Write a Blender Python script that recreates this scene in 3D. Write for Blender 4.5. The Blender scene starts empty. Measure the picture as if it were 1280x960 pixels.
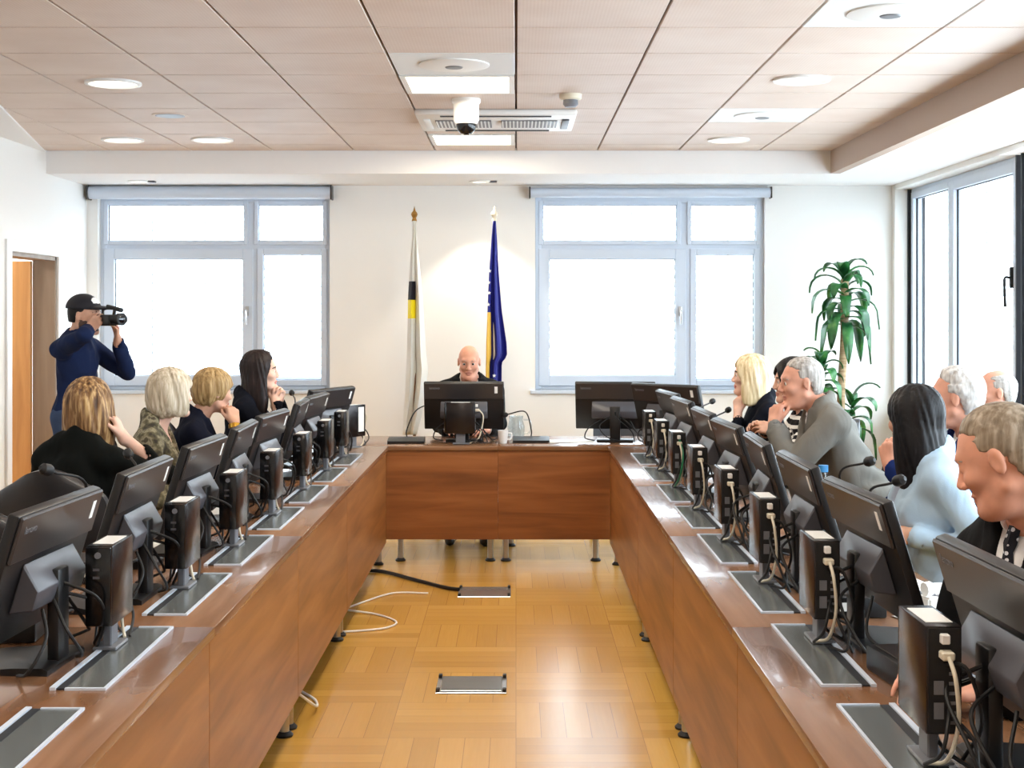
import bpy, bmesh, math, random
import numpy as np
from mathutils import Vector, Matrix
random.seed(7)
rng = np.random.default_rng(11)
sc = bpy.context.scene
COL = sc.collection
PI = math.pi
R = math.radians

# ------------------------------------------------------------------ materials
def lin(c):
    return tuple(((v / 255) / 12.92 if v / 255 <= .04045 else (((v / 255) + .055) / 1.055) ** 2.4) for v in c)

def mat(name, rgb, rough=.5, metal=0., spec=.5, emit=0., bump=0., bscale=200., sheen=0., coat=0.):
    m = bpy.data.materials.new(name); m.use_nodes = True
    nt = m.node_tree; b = nt.nodes['Principled BSDF']
    b.inputs['Base Color'].default_value = (*lin(rgb), 1)
    b.inputs['Roughness'].default_value = rough
    b.inputs['Metallic'].default_value = metal
    b.inputs['Specular IOR Level'].default_value = spec
    if coat: b.inputs['Coat Weight'].default_value = coat
    if sheen: b.inputs['Sheen Weight'].default_value = sheen
    if emit:
        b.inputs['Emission Color'].default_value = (*lin(rgb), 1)
        b.inputs['Emission Strength'].default_value = emit
    if bump:
        n = nt.nodes.new('ShaderNodeTexNoise'); n.inputs['Scale'].default_value = bscale
        tc = nt.nodes.new('ShaderNodeTexCoord'); nt.links.new(tc.outputs['Object'], n.inputs['Vector'])
        bp = nt.nodes.new('ShaderNodeBump'); bp.inputs['Strength'].default_value = bump; bp.inputs['Distance'].default_value = .002
        nt.links.new(n.outputs[0], bp.inputs['Height']); nt.links.new(bp.outputs[0], b.inputs['Normal'])
    return m

def ramp(nt, stops):
    r = nt.nodes.new('ShaderNodeValToRGB')
    e = r.color_ramp.elements
    while len(e) > 1: e.remove(e[-1])
    e[0].position = stops[0][0]; e[0].color = (*lin(stops[0][1]), 1)
    for p, c in stops[1:]:
        x = e.new(p); x.color = (*lin(c), 1)
    return r

def wood(name, dark, mid, light, scale=(1, 1, 1), rough=.3, coat=.0):
    """grain runs along the axis with the smallest scale"""
    m = mat(name, mid, rough, coat=coat); nt = m.node_tree; b = nt.nodes['Principled BSDF']
    tc = nt.nodes.new('ShaderNodeTexCoord'); mp = nt.nodes.new('ShaderNodeMapping')
    mp.inputs['Scale'].default_value = scale
    nt.links.new(tc.outputs['Object'], mp.inputs['Vector'])
    n = nt.nodes.new('ShaderNodeTexNoise'); n.inputs['Scale'].default_value = 1.; n.inputs['Detail'].default_value = 6; n.inputs['Distortion'].default_value = .6
    nt.links.new(mp.outputs[0], n.inputs['Vector'])
    r = ramp(nt, [(.28, dark), (.5, mid), (.72, light)])
    nt.links.new(n.outputs[0], r.inputs[0]); nt.links.new(r.outputs[0], b.inputs['Base Color'])
    return m

def noisy(name, stops, scale=(20, 20, 20), rough=.6, bump=0., detail=3., coord='Object', sheen=0.):
    m = mat(name, stops[0][1], rough, sheen=sheen); nt = m.node_tree; b = nt.nodes['Principled BSDF']
    tc = nt.nodes.new('ShaderNodeTexCoord'); mp = nt.nodes.new('ShaderNodeMapping')
    mp.inputs['Scale'].default_value = scale
    nt.links.new(tc.outputs[coord], mp.inputs['Vector'])
    n = nt.nodes.new('ShaderNodeTexNoise'); n.inputs['Scale'].default_value = 1.; n.inputs['Detail'].default_value = detail
    nt.links.new(mp.outputs[0], n.inputs['Vector'])
    r = ramp(nt, stops)
    nt.links.new(n.outputs[0], r.inputs[0]); nt.links.new(r.outputs[0], b.inputs['Base Color'])
    if bump:
        bp = nt.nodes.new('ShaderNodeBump'); bp.inputs['Strength'].default_value = bump; bp.inputs['Distance'].default_value = .003
        nt.links.new(n.outputs[0], bp.inputs['Height']); nt.links.new(bp.outputs[0], b.inputs['Normal'])
    return m

def parquet():
    m = mat('parquet', (205, 150, 70), .25, coat=.0); nt = m.node_tree; N = nt.nodes; L = nt.links; b = N['Principled BSDF']
    tc = N.new('ShaderNodeTexCoord')
    def val(op, a, c=None):
        x = N.new('ShaderNodeMath'); x.operation = op
        for i, v in enumerate((a, c)):
            if v is None: continue
            if isinstance(v, (int, float)): x.inputs[i].default_value = v
            else: L.new(v, x.inputs[i])
        return x.outputs[0]
    sp = N.new('ShaderNodeSeparateXYZ'); L.new(tc.outputs['Object'], sp.inputs[0])
    S = .48
    ux = val('DIVIDE', sp.outputs[0], S); uy = val('DIVIDE', sp.outputs[1], S)
    cx = val('FLOOR', ux); cy = val('FLOOR', uy)
    par = val('MODULO', val('ABSOLUTE', val('ADD', cx, cy)), 2.)
    fx = val('FRACT', ux); fy = val('FRACT', uy)
    # strip coordinate: across strips = fx where par=1, fy where par=0
    acr = val('ADD', val('MULTIPLY', fx, par), val('MULTIPLY', fy, val('SUBTRACT', 1., par)))
    alg = val('ADD', val('MULTIPLY', fy, par), val('MULTIPLY', fx, val('SUBTRACT', 1., par)))
    st = val('MULTIPLY', acr, 5.); sid = val('FLOOR', st); sf = val('FRACT', st)
    wn = N.new('ShaderNodeTexWhiteNoise'); wn.noise_dimensions = '3D'
    cb = N.new('ShaderNodeCombineXYZ'); L.new(cx, cb.inputs[0]); L.new(cy, cb.inputs[1]); L.new(sid, cb.inputs[2]); L.new(cb.outputs[0], wn.inputs['Vector'])
    # grain
    cg = N.new('ShaderNodeCombineXYZ'); L.new(val('MULTIPLY', alg, 2.), cg.inputs[0]); L.new(val('MULTIPLY', acr, 45.), cg.inputs[1]); L.new(val('MULTIPLY', wn.outputs['Value'], 50.), cg.inputs[2])
    gn = N.new('ShaderNodeTexNoise'); gn.inputs['Scale'].default_value = 1.; gn.inputs['Detail'].default_value = 4; L.new(cg.outputs[0], gn.inputs['Vector'])
    mixv = val('ADD', val('MULTIPLY', wn.outputs['Value'], .6), val('MULTIPLY', gn.outputs[0], .4))
    r = ramp(nt, [(.1, (180, 134, 56)), (.5, (194, 147, 64)), (.9, (206, 160, 78))])
    L.new(mixv, r.inputs[0])
    gap = val('LESS_THAN', val('MINIMUM', val('MULTIPLY', val('MINIMUM', sf, val('SUBTRACT', 1., sf)), S / 5), val('MULTIPLY', val('MINIMUM', alg, val('SUBTRACT', 1., alg)), S)), .0012)
    mx = N.new('ShaderNodeMix'); mx.data_type = 'RGBA'; L.new(gap, mx.inputs[0]); L.new(r.outputs[0], mx.inputs[6]); mx.inputs[7].default_value = (*lin((150, 106, 48)), 1)
    L.new(mx.outputs[2], b.inputs['Base Color'])
    return m

def tile_mat(name, c1, c2):
    m = mat(name, c1, .55); nt = m.node_tree; N = nt.nodes; L = nt.links; b = N['Principled BSDF']
    tc = N.new('ShaderNodeTexCoord'); mp = N.new('ShaderNodeMapping'); mp.inputs['Scale'].default_value = (300, 300, 300)
    L.new(tc.outputs['Object'], mp.inputs[0])
    w = N.new('ShaderNodeTexWave'); w.bands_direction = 'X'; w.inputs['Scale'].default_value = 1.; L.new(tc.outputs['Object'], w.inputs['Vector'])
    w.inputs['Scale'].default_value = 22.
    n = N.new('ShaderNodeTexNoise'); n.inputs['Scale'].default_value = 2.5; n.inputs['Detail'].default_value = 5; L.new(tc.outputs['Object'], n.inputs['Vector'])
    a = N.new('ShaderNodeMath'); a.operation = 'MULTIPLY'; a.inputs[1].default_value = .16; L.new(w.outputs['Fac'], a.inputs[0])
    d = N.new('ShaderNodeMath'); d.operation = 'MULTIPLY_ADD'; d.inputs[1].default_value = .84; L.new(n.outputs[0], d.inputs[0]); L.new(a.outputs[0], d.inputs[2])
    r = ramp(nt, [(.3, c1), (.7, c2)]); L.new(d.outputs[0], r.inputs[0]); L.new(r.outputs[0], b.inputs['Base Color'])
    return m

def glass_mat(name, tint=(245, 250, 252), refl=.08):
    m = bpy.data.materials.new(name); m.use_nodes = True; nt = m.node_tree; nt.nodes.clear()
    o = nt.nodes.new('ShaderNodeOutputMaterial'); t = nt.nodes.new('ShaderNodeBsdfTransparent'); g = nt.nodes.new('ShaderNodeBsdfGlossy')
    t.inputs[0].default_value = (*lin(tint), 1); g.inputs['Roughness'].default_value = .02
    f = nt.nodes.new('ShaderNodeMixShader'); f.inputs[0].default_value = refl
    nt.links.new(t.outputs[0], f.inputs[1]); nt.links.new(g.outputs[0], f.inputs[2]); nt.links.new(f.outputs[0], o.inputs[0])
    return m

def translucent(name, rgb, fac=.5):
    m = bpy.data.materials.new(name); m.use_nodes = True; nt = m.node_tree; nt.nodes.clear()
    o = nt.nodes.new('ShaderNodeOutputMaterial'); d = nt.nodes.new('ShaderNodeBsdfDiffuse'); t = nt.nodes.new('ShaderNodeBsdfTranslucent')
    d.inputs[0].default_value = (*lin(rgb), 1); t.inputs[0].default_value = (*lin(rgb), 1)
    f = nt.nodes.new('ShaderNodeMixShader'); f.inputs[0].default_value = fac
    nt.links.new(d.outputs[0], f.inputs[1]); nt.links.new(t.outputs[0], f.inputs[2]); nt.links.new(f.outputs[0], o.inputs[0])
    return m

M = {}
M['wall'] = mat('white_wall_paint', (236, 235, 232), .7, bump=.05, bscale=150)
M['plaster'] = mat('white_plaster', (236, 235, 234), .75)
M['beige'] = mat('beige_fascia', (178, 158, 142), .6)
M['floor'] = parquet()
M['tile'] = tile_mat('wood_veneer_tile', (211, 192, 179), (222, 207, 196))
M['gapdark'] = mat('tile_gap', (95, 78, 70), .8)
M['white_tile'] = mat('white_metal_tile', (228, 230, 230), .45)
M['white'] = mat('white_plastic', (232, 232, 230), .35)
M['offwhite'] = mat('cream_plastic', (215, 208, 188), .4)
M['alu'] = mat('painted_aluminium', (200, 211, 226), .4, .0)
M['steel'] = mat('brushed_steel', (185, 186, 188), .28, .9)
M['hatch'] = mat('hatch_plate', (142, 148, 148), .22, .6)
M['seal'] = mat('dark_seal', (22, 26, 34), .6)
M['black'] = mat('black_plastic', (12, 12, 14), .38)
M['blackm'] = mat('matt_black', (9, 9, 11), .6)
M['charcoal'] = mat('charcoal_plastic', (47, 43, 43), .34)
M['shell'] = mat('black_shell', (17, 17, 19), .42)
M['charcoal2'] = mat('charcoal_hump', (76, 76, 82), .36)
M['screen'] = mat('screen_panel', (8, 9, 12), .12)
M['pc'] = mat('pc_steel_case', (52, 48, 48), .24, .75)
M['pcfront'] = mat('pc_gloss_front', (10, 10, 12), .15)
M['greyfoot'] = mat('grey_plastic_foot', (110, 112, 118), .4)
M['leather'] = mat('black_leather', (44, 44, 48), .38, bump=.15, bscale=220)
M['wood_side'] = wood('walnut_along', (122, 76, 36), (150, 97, 50), (168, 115, 66), (14, 1.2, 14), .38)
M['wood_far'] = wood('walnut_across', (112, 64, 30), (138, 83, 42), (156, 98, 54), (1.2, 14, 14), .38)
M['top_side'] = wood('walnut_top_along', (106, 72, 46), (128, 90, 62), (144, 106, 78), (14, 1.2, 14), .24, coat=.2)
M['top_far'] = wood('walnut_top_across', (106, 72, 46), (128, 90, 62), (144, 106, 78), (1.2, 14, 14), .24, coat=.2)
M['door'] = wood('orange_beech', (166, 116, 66), (186, 136, 82), (198, 150, 96), (14, 14, 1.4), .4)
M['jamb'] = wood('grey_brown_lining', (128, 110, 94), (140, 122, 106), (150, 132, 116), (12, 12, 1.), .5)
M['glass'] = glass_mat('window_glass')
M['blind'] = translucent('white_blind_slat', (240, 240, 240), .55)
M['lamp'] = mat('warm_diffuser', (255, 236, 200), .4, emit=5.5)
M['lampcool'] = mat('downlight_diffuser', (255, 246, 230), .4, emit=1.6)
M['paper'] = mat('paper', (238, 238, 234), .7)
M['brass'] = mat('brass', (170, 130, 70), .3, .8)
M['polewood'] = mat('brown_pole', (120, 85, 58), .45)
M['lightpole'] = mat('pale_pole', (225, 215, 190), .4)
M['flagwhite'] = translucent('white_flag', (232, 230, 224), .25)
M['flagblue'] = mat('blue_flag', (10, 18, 122), .7)
M['yellow'] = mat('yellow_cloth', (240, 220, 30), .6)
M['flaggold'] = mat('gold_cloth', (225, 180, 70), .6)
M['blackcloth'] = mat('black_cloth', (14, 14, 26), .7)
M['green'] = mat('green_cable', (30, 130, 85), .4)
M['clear'] = glass_mat('clear_plastic', (244, 248, 250), .1)
M['bluecap'] = mat('blue_cap', (70, 150, 215), .35)
M['gold'] = mat('gold', (212, 165, 70), .25, 1.)
M['lens'] = mat('lens_glass', (8, 8, 18), .05, coat=.6)
M['leaf'] = noisy('dracaena_leaf', [(.35, (22, 74, 40)), (.6, (48, 116, 56)), (.8, (112, 166, 84))], (9, 9, 9), .35)
M['cane'] = noisy('cane_bark', [(.3, (150, 122, 90)), (.7, (190, 165, 130))], (8, 8, 60), .8, bump=.3)
M['pot'] = mat('white_pot', (225, 222, 215), .35)
M['soil'] = noisy('soil', [(.3, (40, 28, 20)), (.7, (70, 52, 38))], (60, 60, 60), .9)

# ------------------------------------------------------------------ mesh helpers
class MB:
    def __init__(s): s.bm = bmesh.new()
    def box(s, lo, hi, bev=0., seg=2, rot=None, piv=None, mi=0):
        g = bmesh.ops.create_cube(s.bm, size=1.)
        v = g['verts']
        c = [(a + b) / 2 for a, b in zip(lo, hi)]; d = [abs(b - a) for a, b in zip(lo, hi)]
        for p in v: p.co = Vector((p.co.x * d[0] + c[0], p.co.y * d[1] + c[1], p.co.z * d[2] + c[2]))
        fs = set(f for p in v for f in p.link_faces)
        for f in fs: f.material_index = mi
        if bev:
            es = list({e for p in v for e in p.link_edges})
            r = bmesh.ops.bevel(s.bm, geom=es, offset=bev, segments=seg, affect='EDGES', profile=.5)
            v = list({q for f in r['faces'] for q in f.verts} | {q for q in v if q.is_valid})
            for f in {f for q in v for f in q.link_faces}: f.material_index = mi
        if rot is not None:
            pv = Vector(piv if piv else c)
            for q in v: q.co = rot @ (q.co - pv) + pv
        return s
    def tube(s, pts, r, n=8, caps=True, mi=0):
        pts = [Vector(p) for p in pts]; rs = r if isinstance(r, (list, tuple)) else [r] * len(pts)
        rings = []; prev = None
        for i, p in enumerate(pts):
            t = (pts[min(i + 1, len(pts) - 1)] - pts[max(i - 1, 0)])
            if t.length < 1e-9: t = Vector((0, 0, 1))
            t.normalize()
            if prev is None:
                a = t.orthogonal().normalized()
            else:
                a = (prev - t * prev.dot(t))
                a = a.normalized() if a.length > 1e-6 else t.orthogonal().normalized()
            prev = a; b = t.cross(a)
            rings.append([s.bm.verts.new(p + (a * math.cos(2 * PI * k / n) + b * math.sin(2 * PI * k / n)) * rs[i]) for k in range(n)])
        for i in range(len(rings) - 1):
            for k in range(n):
                f = s.bm.faces.new((rings[i][k], rings[i][(k + 1) % n], rings[i + 1][(k + 1) % n], rings[i + 1][k])); f.material_index = mi
        if caps:
            s.bm.faces.new(rings[0][::-1]).material_index = mi; s.bm.faces.new(rings[-1]).material_index = mi
        return s
    def lathe(s, prof, n=24, c=(0, 0, 0), axis='Z', mi=0):
        rings = []
        def P(r, h, a):
            x, y = r * math.cos(a), r * math.sin(a)
            q = {'Z': (x, y, h), 'X': (h, x, y), 'Y': (x, h, y)}[axis]
            return Vector(q) + Vector(c)
        for r, h in prof:
            if r < 1e-6: rings.append([s.bm.verts.new(P(0, h, 0))])
            else: rings.append([s.bm.verts.new(P(r, h, 2 * PI * k / n)) for k in range(n)])
        for a, b in zip(rings, rings[1:]):
            for k in range(n):
                q = [a[k % len(a)], a[(k + 1) % len(a)], b[(k + 1) % len(b)], b[k % len(b)]]
                u = []
                for w in q:
                    if w not in u: u.append(w)
                if len(u) > 2:
                    try: s.bm.faces.new(u).material_index = mi
                    except ValueError: pass
        for ring, rev in ((rings[0], True), (rings[-1], False)):
            if len(ring) > 2:
                try: s.bm.faces.new(ring[::-1] if rev else ring).material_index = mi
                except ValueError: pass
        return s
    def prism(s, poly, y0, y1, axis='Y', mi=0):
        """poly of (a,b) extruded along an axis"""
        def P(a, b, h): return {'Y': (a, h, b), 'X': (h, a, b), 'Z': (a, b, h)}[axis]
        A = [s.bm.verts.new(P(a, b, y0)) for a, b in poly]; B = [s.bm.verts.new(P(a, b, y1)) for a, b in poly]
        n = len(poly)
        s.bm.faces.new(A).material_index = mi; s.bm.faces.new(B[::-1]).material_index = mi
        for i in range(n): s.bm.faces.new((A[i], B[i], B[(i + 1) % n], A[(i + 1) % n])).material_index = mi
        return s
    def sphere(s, c, r, u=16, v=10, mi=0):
        rr = r if isinstance(r, (tuple, list)) else (r, r, r)
        g = bmesh.ops.create_uvsphere(s.bm, u_segments=u, v_segments=v, radius=1.)
        for p in g['verts']: p.co = Vector((p.co.x * rr[0] + c[0], p.co.y * rr[1] + c[1], p.co.z * rr[2] + c[2]))
        for f in {f for p in g['verts'] for f in p.link_faces}: f.material_index = mi
        return s
    def build(s, name, m, parent=None, loc=None, smooth=True, rot=None):
        bmesh.ops.recalc_face_normals(s.bm, faces=s.bm.faces)
        me = bpy.data.meshes.new(name); s.bm.to_mesh(me); s.bm.free()
        for x in (m if isinstance(m, (list, tuple)) else [m]): me.materials.append(x)
        if smooth:
            me.polygons.foreach_set('use_smooth', [True] * len(me.polygons))
            try: me.set_sharp_from_angle(angle=R(35))
            except Exception: pass
        o = bpy.data.objects.new(name, me); COL.objects.link(o)
        if parent: o.parent = parent
        if loc: o.location = loc
        if rot: o.rotation_euler = rot
        return o

def tag(o, label=None, cat=None, group=None, kind=None):
    if label: o['label'] = label
    if cat: o['category'] = cat
    if group: o['group'] = group
    if kind: o['kind'] = kind
    return o
def thing(name, label, cat, loc=(0, 0, 0), rz=0., group=None):
    o = bpy.data.objects.new(name, None); COL.objects.link(o); o.empty_display_size = .1
    o.location = loc; o.rotation_euler = (0, 0, rz)
    return tag(o, label, cat, group)
def dup(o, loc=None, rz=None, label=None, group=None, parent=None):
    c = o.copy(); COL.objects.link(c)
    if parent: c.parent = parent
    if loc is not None: c.location = loc
    if rz is not None: c.rotation_euler = (0, 0, rz)
    if label: c['label'] = label
    if group: c['group'] = group
    for ch in list(o.children): dup(ch, parent=c)
    return c
def struct(o): o['kind'] = 'structure'; return o
def spline(pts, n=10):
    """Catmull-Rom through pts"""
    P = [Vector(p) for p in pts]; P = [P[0] * 2 - P[1]] + P + [P[-1] * 2 - P[-2]]; out = []
    for i in range(1, len(P) - 2):
        for k in range(n):
            t = k / n; a, b, c, d = P[i - 1], P[i], P[i + 1], P[i + 2]
            out.append(.5 * ((2 * b) + (c - a) * t + (2 * a - 5 * b + 4 * c - d) * t * t + (3 * b - a - 3 * c + d) * t ** 3))
    out.append(P[-2]); return out
def text_mesh(body, size, extrude=.0006):
    cu = bpy.data.curves.new('t', 'FONT'); cu.body = body; cu.size = size; cu.extrude = extrude; cu.align_x = 'LEFT'
    o = bpy.data.objects.new('t', cu); COL.objects.link(o)
    me = bpy.data.meshes.new_from_object(o); bpy.data.objects.remove(o); bpy.data.curves.remove(cu)
    return me

# ------------------------------------------------------------------ camera: 1.6 m high, 0 tilt, shifted lens
H = 1.6
cam = bpy.data.cameras.new('camera'); co = bpy.data.objects.new('camera', cam); COL.objects.link(co)
co.location = (0, 0, H); co.rotation_euler = (PI / 2, 0, 0)
cam.sensor_width = 36; cam.lens = 1750 / 1280 * 36; cam.shift_x = -5 / 1280; cam.shift_y = -88 / 1280; cam.clip_end = 200
sc.camera = co

XL, XR, YB, YN = -3.48, 3.05, 11.35, -2.2
ZC, ZS = 2.806, 2.637     # ceiling, soffit
exec_order = []

# ------------------------------------------------------------------ room shell
b = MB(); b.box((XL - .3, YN - .2, -.1), (3.6, YB + .3, 0)); struct(b.build('floor', M['floor'], smooth=False))
W1 = (-3.39, -1.51, .98, 2.55); W2 = (.156, 2.02, .98, 2.55)
T = .28
b = MB()
def wall_x(b, x0, x1, y0, y1, ops, z1=3.0):
    """wall along x with rectangular openings (u0,u1,v0,v1)"""
    cuts = sorted(ops); u = x0
    for (a, c, v0, v1) in cuts:
        if a > u: b.box((u, y0, 0), (a, y1, z1))
        b.box((a, y0, 0), (c, y1, v0)); b.box((a, y0, v1), (c, y1, z1)); u = c
    b.box((u, y0, 0), (x1, y1, z1))
wall_x(b, XL - .3, 3.6, YB, YB + T, [W1, W2]); struct(b.build('wall_back', M['wall'], smooth=False))
DY0, DY1, DZ = 9.62, 10.6, 2.03
b = MB()
b.box((XL - .17, YN, 0), (XL, DY0, 3.)); b.box((XL - .17, DY1, 0), (XL, YB, 3.)); b.box((XL - .17, DY0, DZ), (XL, DY1, 3.))
struct(b.build('wall_left', M['wall'], smooth=False))
b = MB(); b.box((XL - .2, YN - .2, 0), (3.6, YN, 3.)); struct(b.build('wall_rear', M['wall'], smooth=False))
# right wall: parapet, head, piers, far reveal
SILL = .85; HEADZ = 2.60
b = MB(); b.box((XR, YN, 0), (XR + .25, 11.3, SILL)); b.box((XR, YN, HEADZ), (XR + .25, 11.3, 3.0)); b.box((XR, 11.27, 0), (XR + .25, YB, 3.0))
b.box((XR, YN, SILL), (XR + .25, 1.0, HEADZ))
struct(b.build('wall_right', M['wall'], smooth=False))
# ceiling slab above + tiles as one mesh (pattern), soffits
TW = .6; rows = [10.37] + [9.995 - .585 * k for k in range(22)]
special = {}
def cell(cx, cy):   # index of the tile column (from X=0) and row band (from the far end)
    return (math.floor(cx / TW), next(i for i in range(len(rows) - 1) if rows[i + 1] <= cy < rows[i]))
skip = set()
LIGHTS = [(-.3, 7.36), (-.3, 9.7)]; SPK = [(-.3, 6.78), (1.5, 5.6), (1.5, 8.53)]
for p in LIGHTS + SPK: skip.add(cell(*p))
AC = (-.6, .36, 8.25, 9.0)
b = MB()
xs = [k * TW for k in range(-6, 5)]
for i in range(len(rows) - 1):
    y1, y0 = rows[i], rows[i + 1]
    if y0 < YN: y0 = YN
    if y1 <= YN + .05: continue
    for x in xs:
        if cell(x + .01, (y0 + y1) / 2) in skip: continue
        x0, x1 = max(x, XL), min(x + TW, 2.36)
        if x1 - x0 < .02: continue
        g = .006
        b.box((x0 + g, y0 + .0085, ZC), (x1 - g, y1 - .0085, ZC + .02), .002, 1)
struct(b.build('ceiling', M['tile'], smooth=False))
b = MB(); b.box((XL - .2, YN - .2, ZC + .021), (3.6, YB + .3, ZC + .2)); struct(b.build('ceiling_slab', M['gapdark'], smooth=False))
b = MB(); b.box((XL, 10.37, ZS), (3.6, YB, ZC + .02)); struct(b.build('trim_1', M['plaster'], smooth=False))
b = MB(); b.box((2.33, YN, ZS), (2.40, 10.37, ZC + .02)); struct(b.build('trim_2', M['beige'], smooth=False))
b = MB(); b.box((2.40, YN, ZS), (3.6, 10.37, ZC + .02)); struct(b.build('trim_3', M['plaster'], smooth=False))
b = MB(); b.prism([(XL, 10.37), (XL, 5.6), (-2.45, 5.6), (-2.98, 8.09), (-3.47, 10.3)], ZC - .012, ZC + .012, 'Z'); struct(b.build('trim_4', M['plaster'], smooth=False))
# baseboards
b = MB(); b.box((XL, YB - .014, 0), (3.04, YB, .07), .003, 1); struct(b.build('baseboard_back', M['door']))
b = MB(); b.box((XL, YN, 0), (XL + .014, DY0 - .09, .07), .003, 1); b.box((XL, DY1 + .09, 0), (XL + .014, YB - .014, .07), .003, 1); struct(b.build('baseboard_left', M['door']))

# door in the left wall: lining, casing, open leaf out in the corridor
d = bpy.data.objects.new('door_1', None); COL.objects.link(d); d.location = (XL, DY1, 0); struct(d)
b = MB()
b.box((-.17, -.03, 0), (0., 0, DZ)); b.box((-.17, DY0 - DY1, 0), (0, DY0 - DY1 + .03, DZ)); b.box((-.17, DY0 - DY1, DZ - .03), (0, 0, DZ))
b.build('door_lining', M['jamb'], d, smooth=False)
b = MB()
b.box((0, 0, 0), (.02, .03, DZ + .08), .003, 1); b.box((0, DY0 - DY1 - .09, 0), (.02, DY0 - DY1, DZ + .08), .003, 1); b.box((0, DY0 - DY1, DZ), (.02, 0, DZ + .08), .003, 1)
b.build('door_casing', M['white'], d)
b = MB(); b.box((-1.09, -.075, .01), (-.17, -.032, DZ - .035), .003, 1); b.build('door_leaf', M['door'], d)
b = MB(); b.tube([(-1.0, -.08, 1.02), (-1.0, -.135, 1.02), (-.88, -.135, 1.02)], .01); b.build('door_handle', M['steel'], d)
# corridor beyond the door
b = MB(); b.box((XL - 2.2, 8.0, 0), (XL - 2.1, 12.6, 2.8)); struct(b.build('wall_corridor', M['wall'], smooth=False))
b = MB(); b.box((XL - 2.2, 8.0, -.1), (XL - .3, 12.6, 0)); struct(b.build('floor_corridor', M['floor'], smooth=False))

b = MB(); b.box((XL - 2.2, 8.0, 2.7), (XL - .17, 12.7, 2.8)); struct(b.build('ceiling_corridor', M['wall'], smooth=False))
b = MB(); b.box((XL - 2.2, 12.6, 0), (XL - .17, 12.7, 2.8)); b.box((XL - 2.2, 8.0, 0), (XL - .17, 8.1, 2.8)); struct(b.build('wall_corridor_ends', M['wall'], smooth=False))
# windows
def window(name, loc, rz, w, z0, z1, parts, handle=None, bars=()):
    """local x along the wall, y outward. parts: list of (x0,x1,za,zb,frame width)"""
    fw = .05
    b = MB()
    b.box((0, 0, z0), (fw, .07, z1), .004, 1); b.box((w - fw, 0, z0), (w, .07, z1), .004, 1)
    b.box((fw, 0, z0), (w - fw, .07, z0 + fw), .004, 1); b.box((fw, 0, z1 - fw), (w - fw, .07, z1), .004, 1)
    for (p, q, r_, t_) in bars: b.box((p, .004, r_), (q, .056, t_))
    o = b.build(name, M['alu'], None, loc, rot=(0, 0, rz)); struct(o)
    for (x0, x1, za, zb, f) in parts:
        b = MB(); e = .004
        y0, y1 = (-.012, .06)
        b.box((x0, y0, za), (x0 + f, y1, zb), e, 1); b.box((x1 - f, y0, za), (x1, y1, zb), e, 1)
        b.box((x0 + f, y0, za), (x1 - f, y1, za + f), e, 1); b.box((x0 + f, y0, zb - f), (x1 - f, y1, zb), e, 1)
        s = b.build('sash', M['alu'], o)
        b = MB(); b.box((x0 + f - .006, .022, za + f - .006), (x1 - f + .006, .03, zb - f + .006)); b.build('pane', M['glass'], s, smooth=False)
        b = MB(); g = .004; y0 = .012
        for (p, q) in (((x0 + f, y0 + .004, za + f), (x0 + f + g, .03, zb - f)), ((x1 - f - g, y0 + .004, za + f), (x1 - f, .03, zb - f)),
                       ((x0 + f, y0 + .004, za + f), (x1 - f, .03, za + f + g)), ((x0 + f, y0 + .004, zb - f - g), (x1 - f, .03, zb - f))):
            b.box(p, q)
        b.build('gasket', M['seal'], s, smooth=False)
    if handle:
        hx, hz, big = handle
        b = MB(); b.box((hx - .014, -.03, hz - .04 * big), (hx + .014, -.012, hz + .04 * big), .004)
        b.tube(spline([(hx, -.03, hz), (hx, -.06, hz), (hx, -.065, hz - .04), (hx, -.06, hz - .11 * big)], 5), .009)
        b.build('window_handle', M['steel'] if big < 1.4 else M['blackm'], o)
    return o
def blind(label, loc, rz, w, z0, z1, cords):
    t = thing('venetian_blind', label, 'blind', loc, rz)
    b = MB(); z = z0; rt = Matrix.Rotation(R(38), 3, 'X')
    while z < z1:
        b.box((0, -.04, z - .0012), (w, .04, z + .0012), rot=rt, piv=(w / 2, 0, z)); z += .072
    b.build('slats', M['blind'], t, smooth=False)
    for x in cords:
        b = MB(); b.tube([(x, 0, z0 - .02), (x, 0, z1)], .004, 6); b.build('ladder_cord', M['greyfoot'], t)
    b = MB(); b.box((0, -.03, z0 - .07), (w, .03, z0 - .045), .004, 1); b.build('bottom_rail', M['alu'], t)
    return t
for nm, (x0, x1, z0, z1), mul, lab in (('window_1', W1, -2.155, 'outside white venetian blind behind the left back window, behind the cameraman'), ('window_2', W2, 1.375, 'outside white venetian blind behind the right back window, behind the blonde woman')):
    w = x1 - x0; mx = mul - x0; tz = 2.13
    window(nm, (x0, YB + .07, 0), 0, w, z0, z1,
           [(.03, mx - .03, tz + .03, z1 - .03, .035), (mx + .02, w - .03, tz + .03, z1 - .03, .035),
            (.03, mx + .01, z0 + .03, tz - .0, .085), (mx + .045, w - .03, z0 + .03, tz + .0, .05)], handle=(mx - .035, 1.62, 1.), bars=((.05, w - .05, tz - .03, tz + .05), (mx - .04, mx + .05, z0 + .05, tz - .03), (mx - .04, mx + .03, tz + .05, z1 - .05)))
    blind(lab, (x0 + .03, YB + .24, 0), 0, w - .06, z0 + .14, z1 + .05, [.35, mx - .45, mx + .35])
    b = MB(); b.box((x0 - .04, YB - .03, z0 - .03), (x1 + .04, YB + .07, z0), .004, 1); o = b.build('window_sill_' + nm[-1], M['alu']); struct(o)
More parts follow.
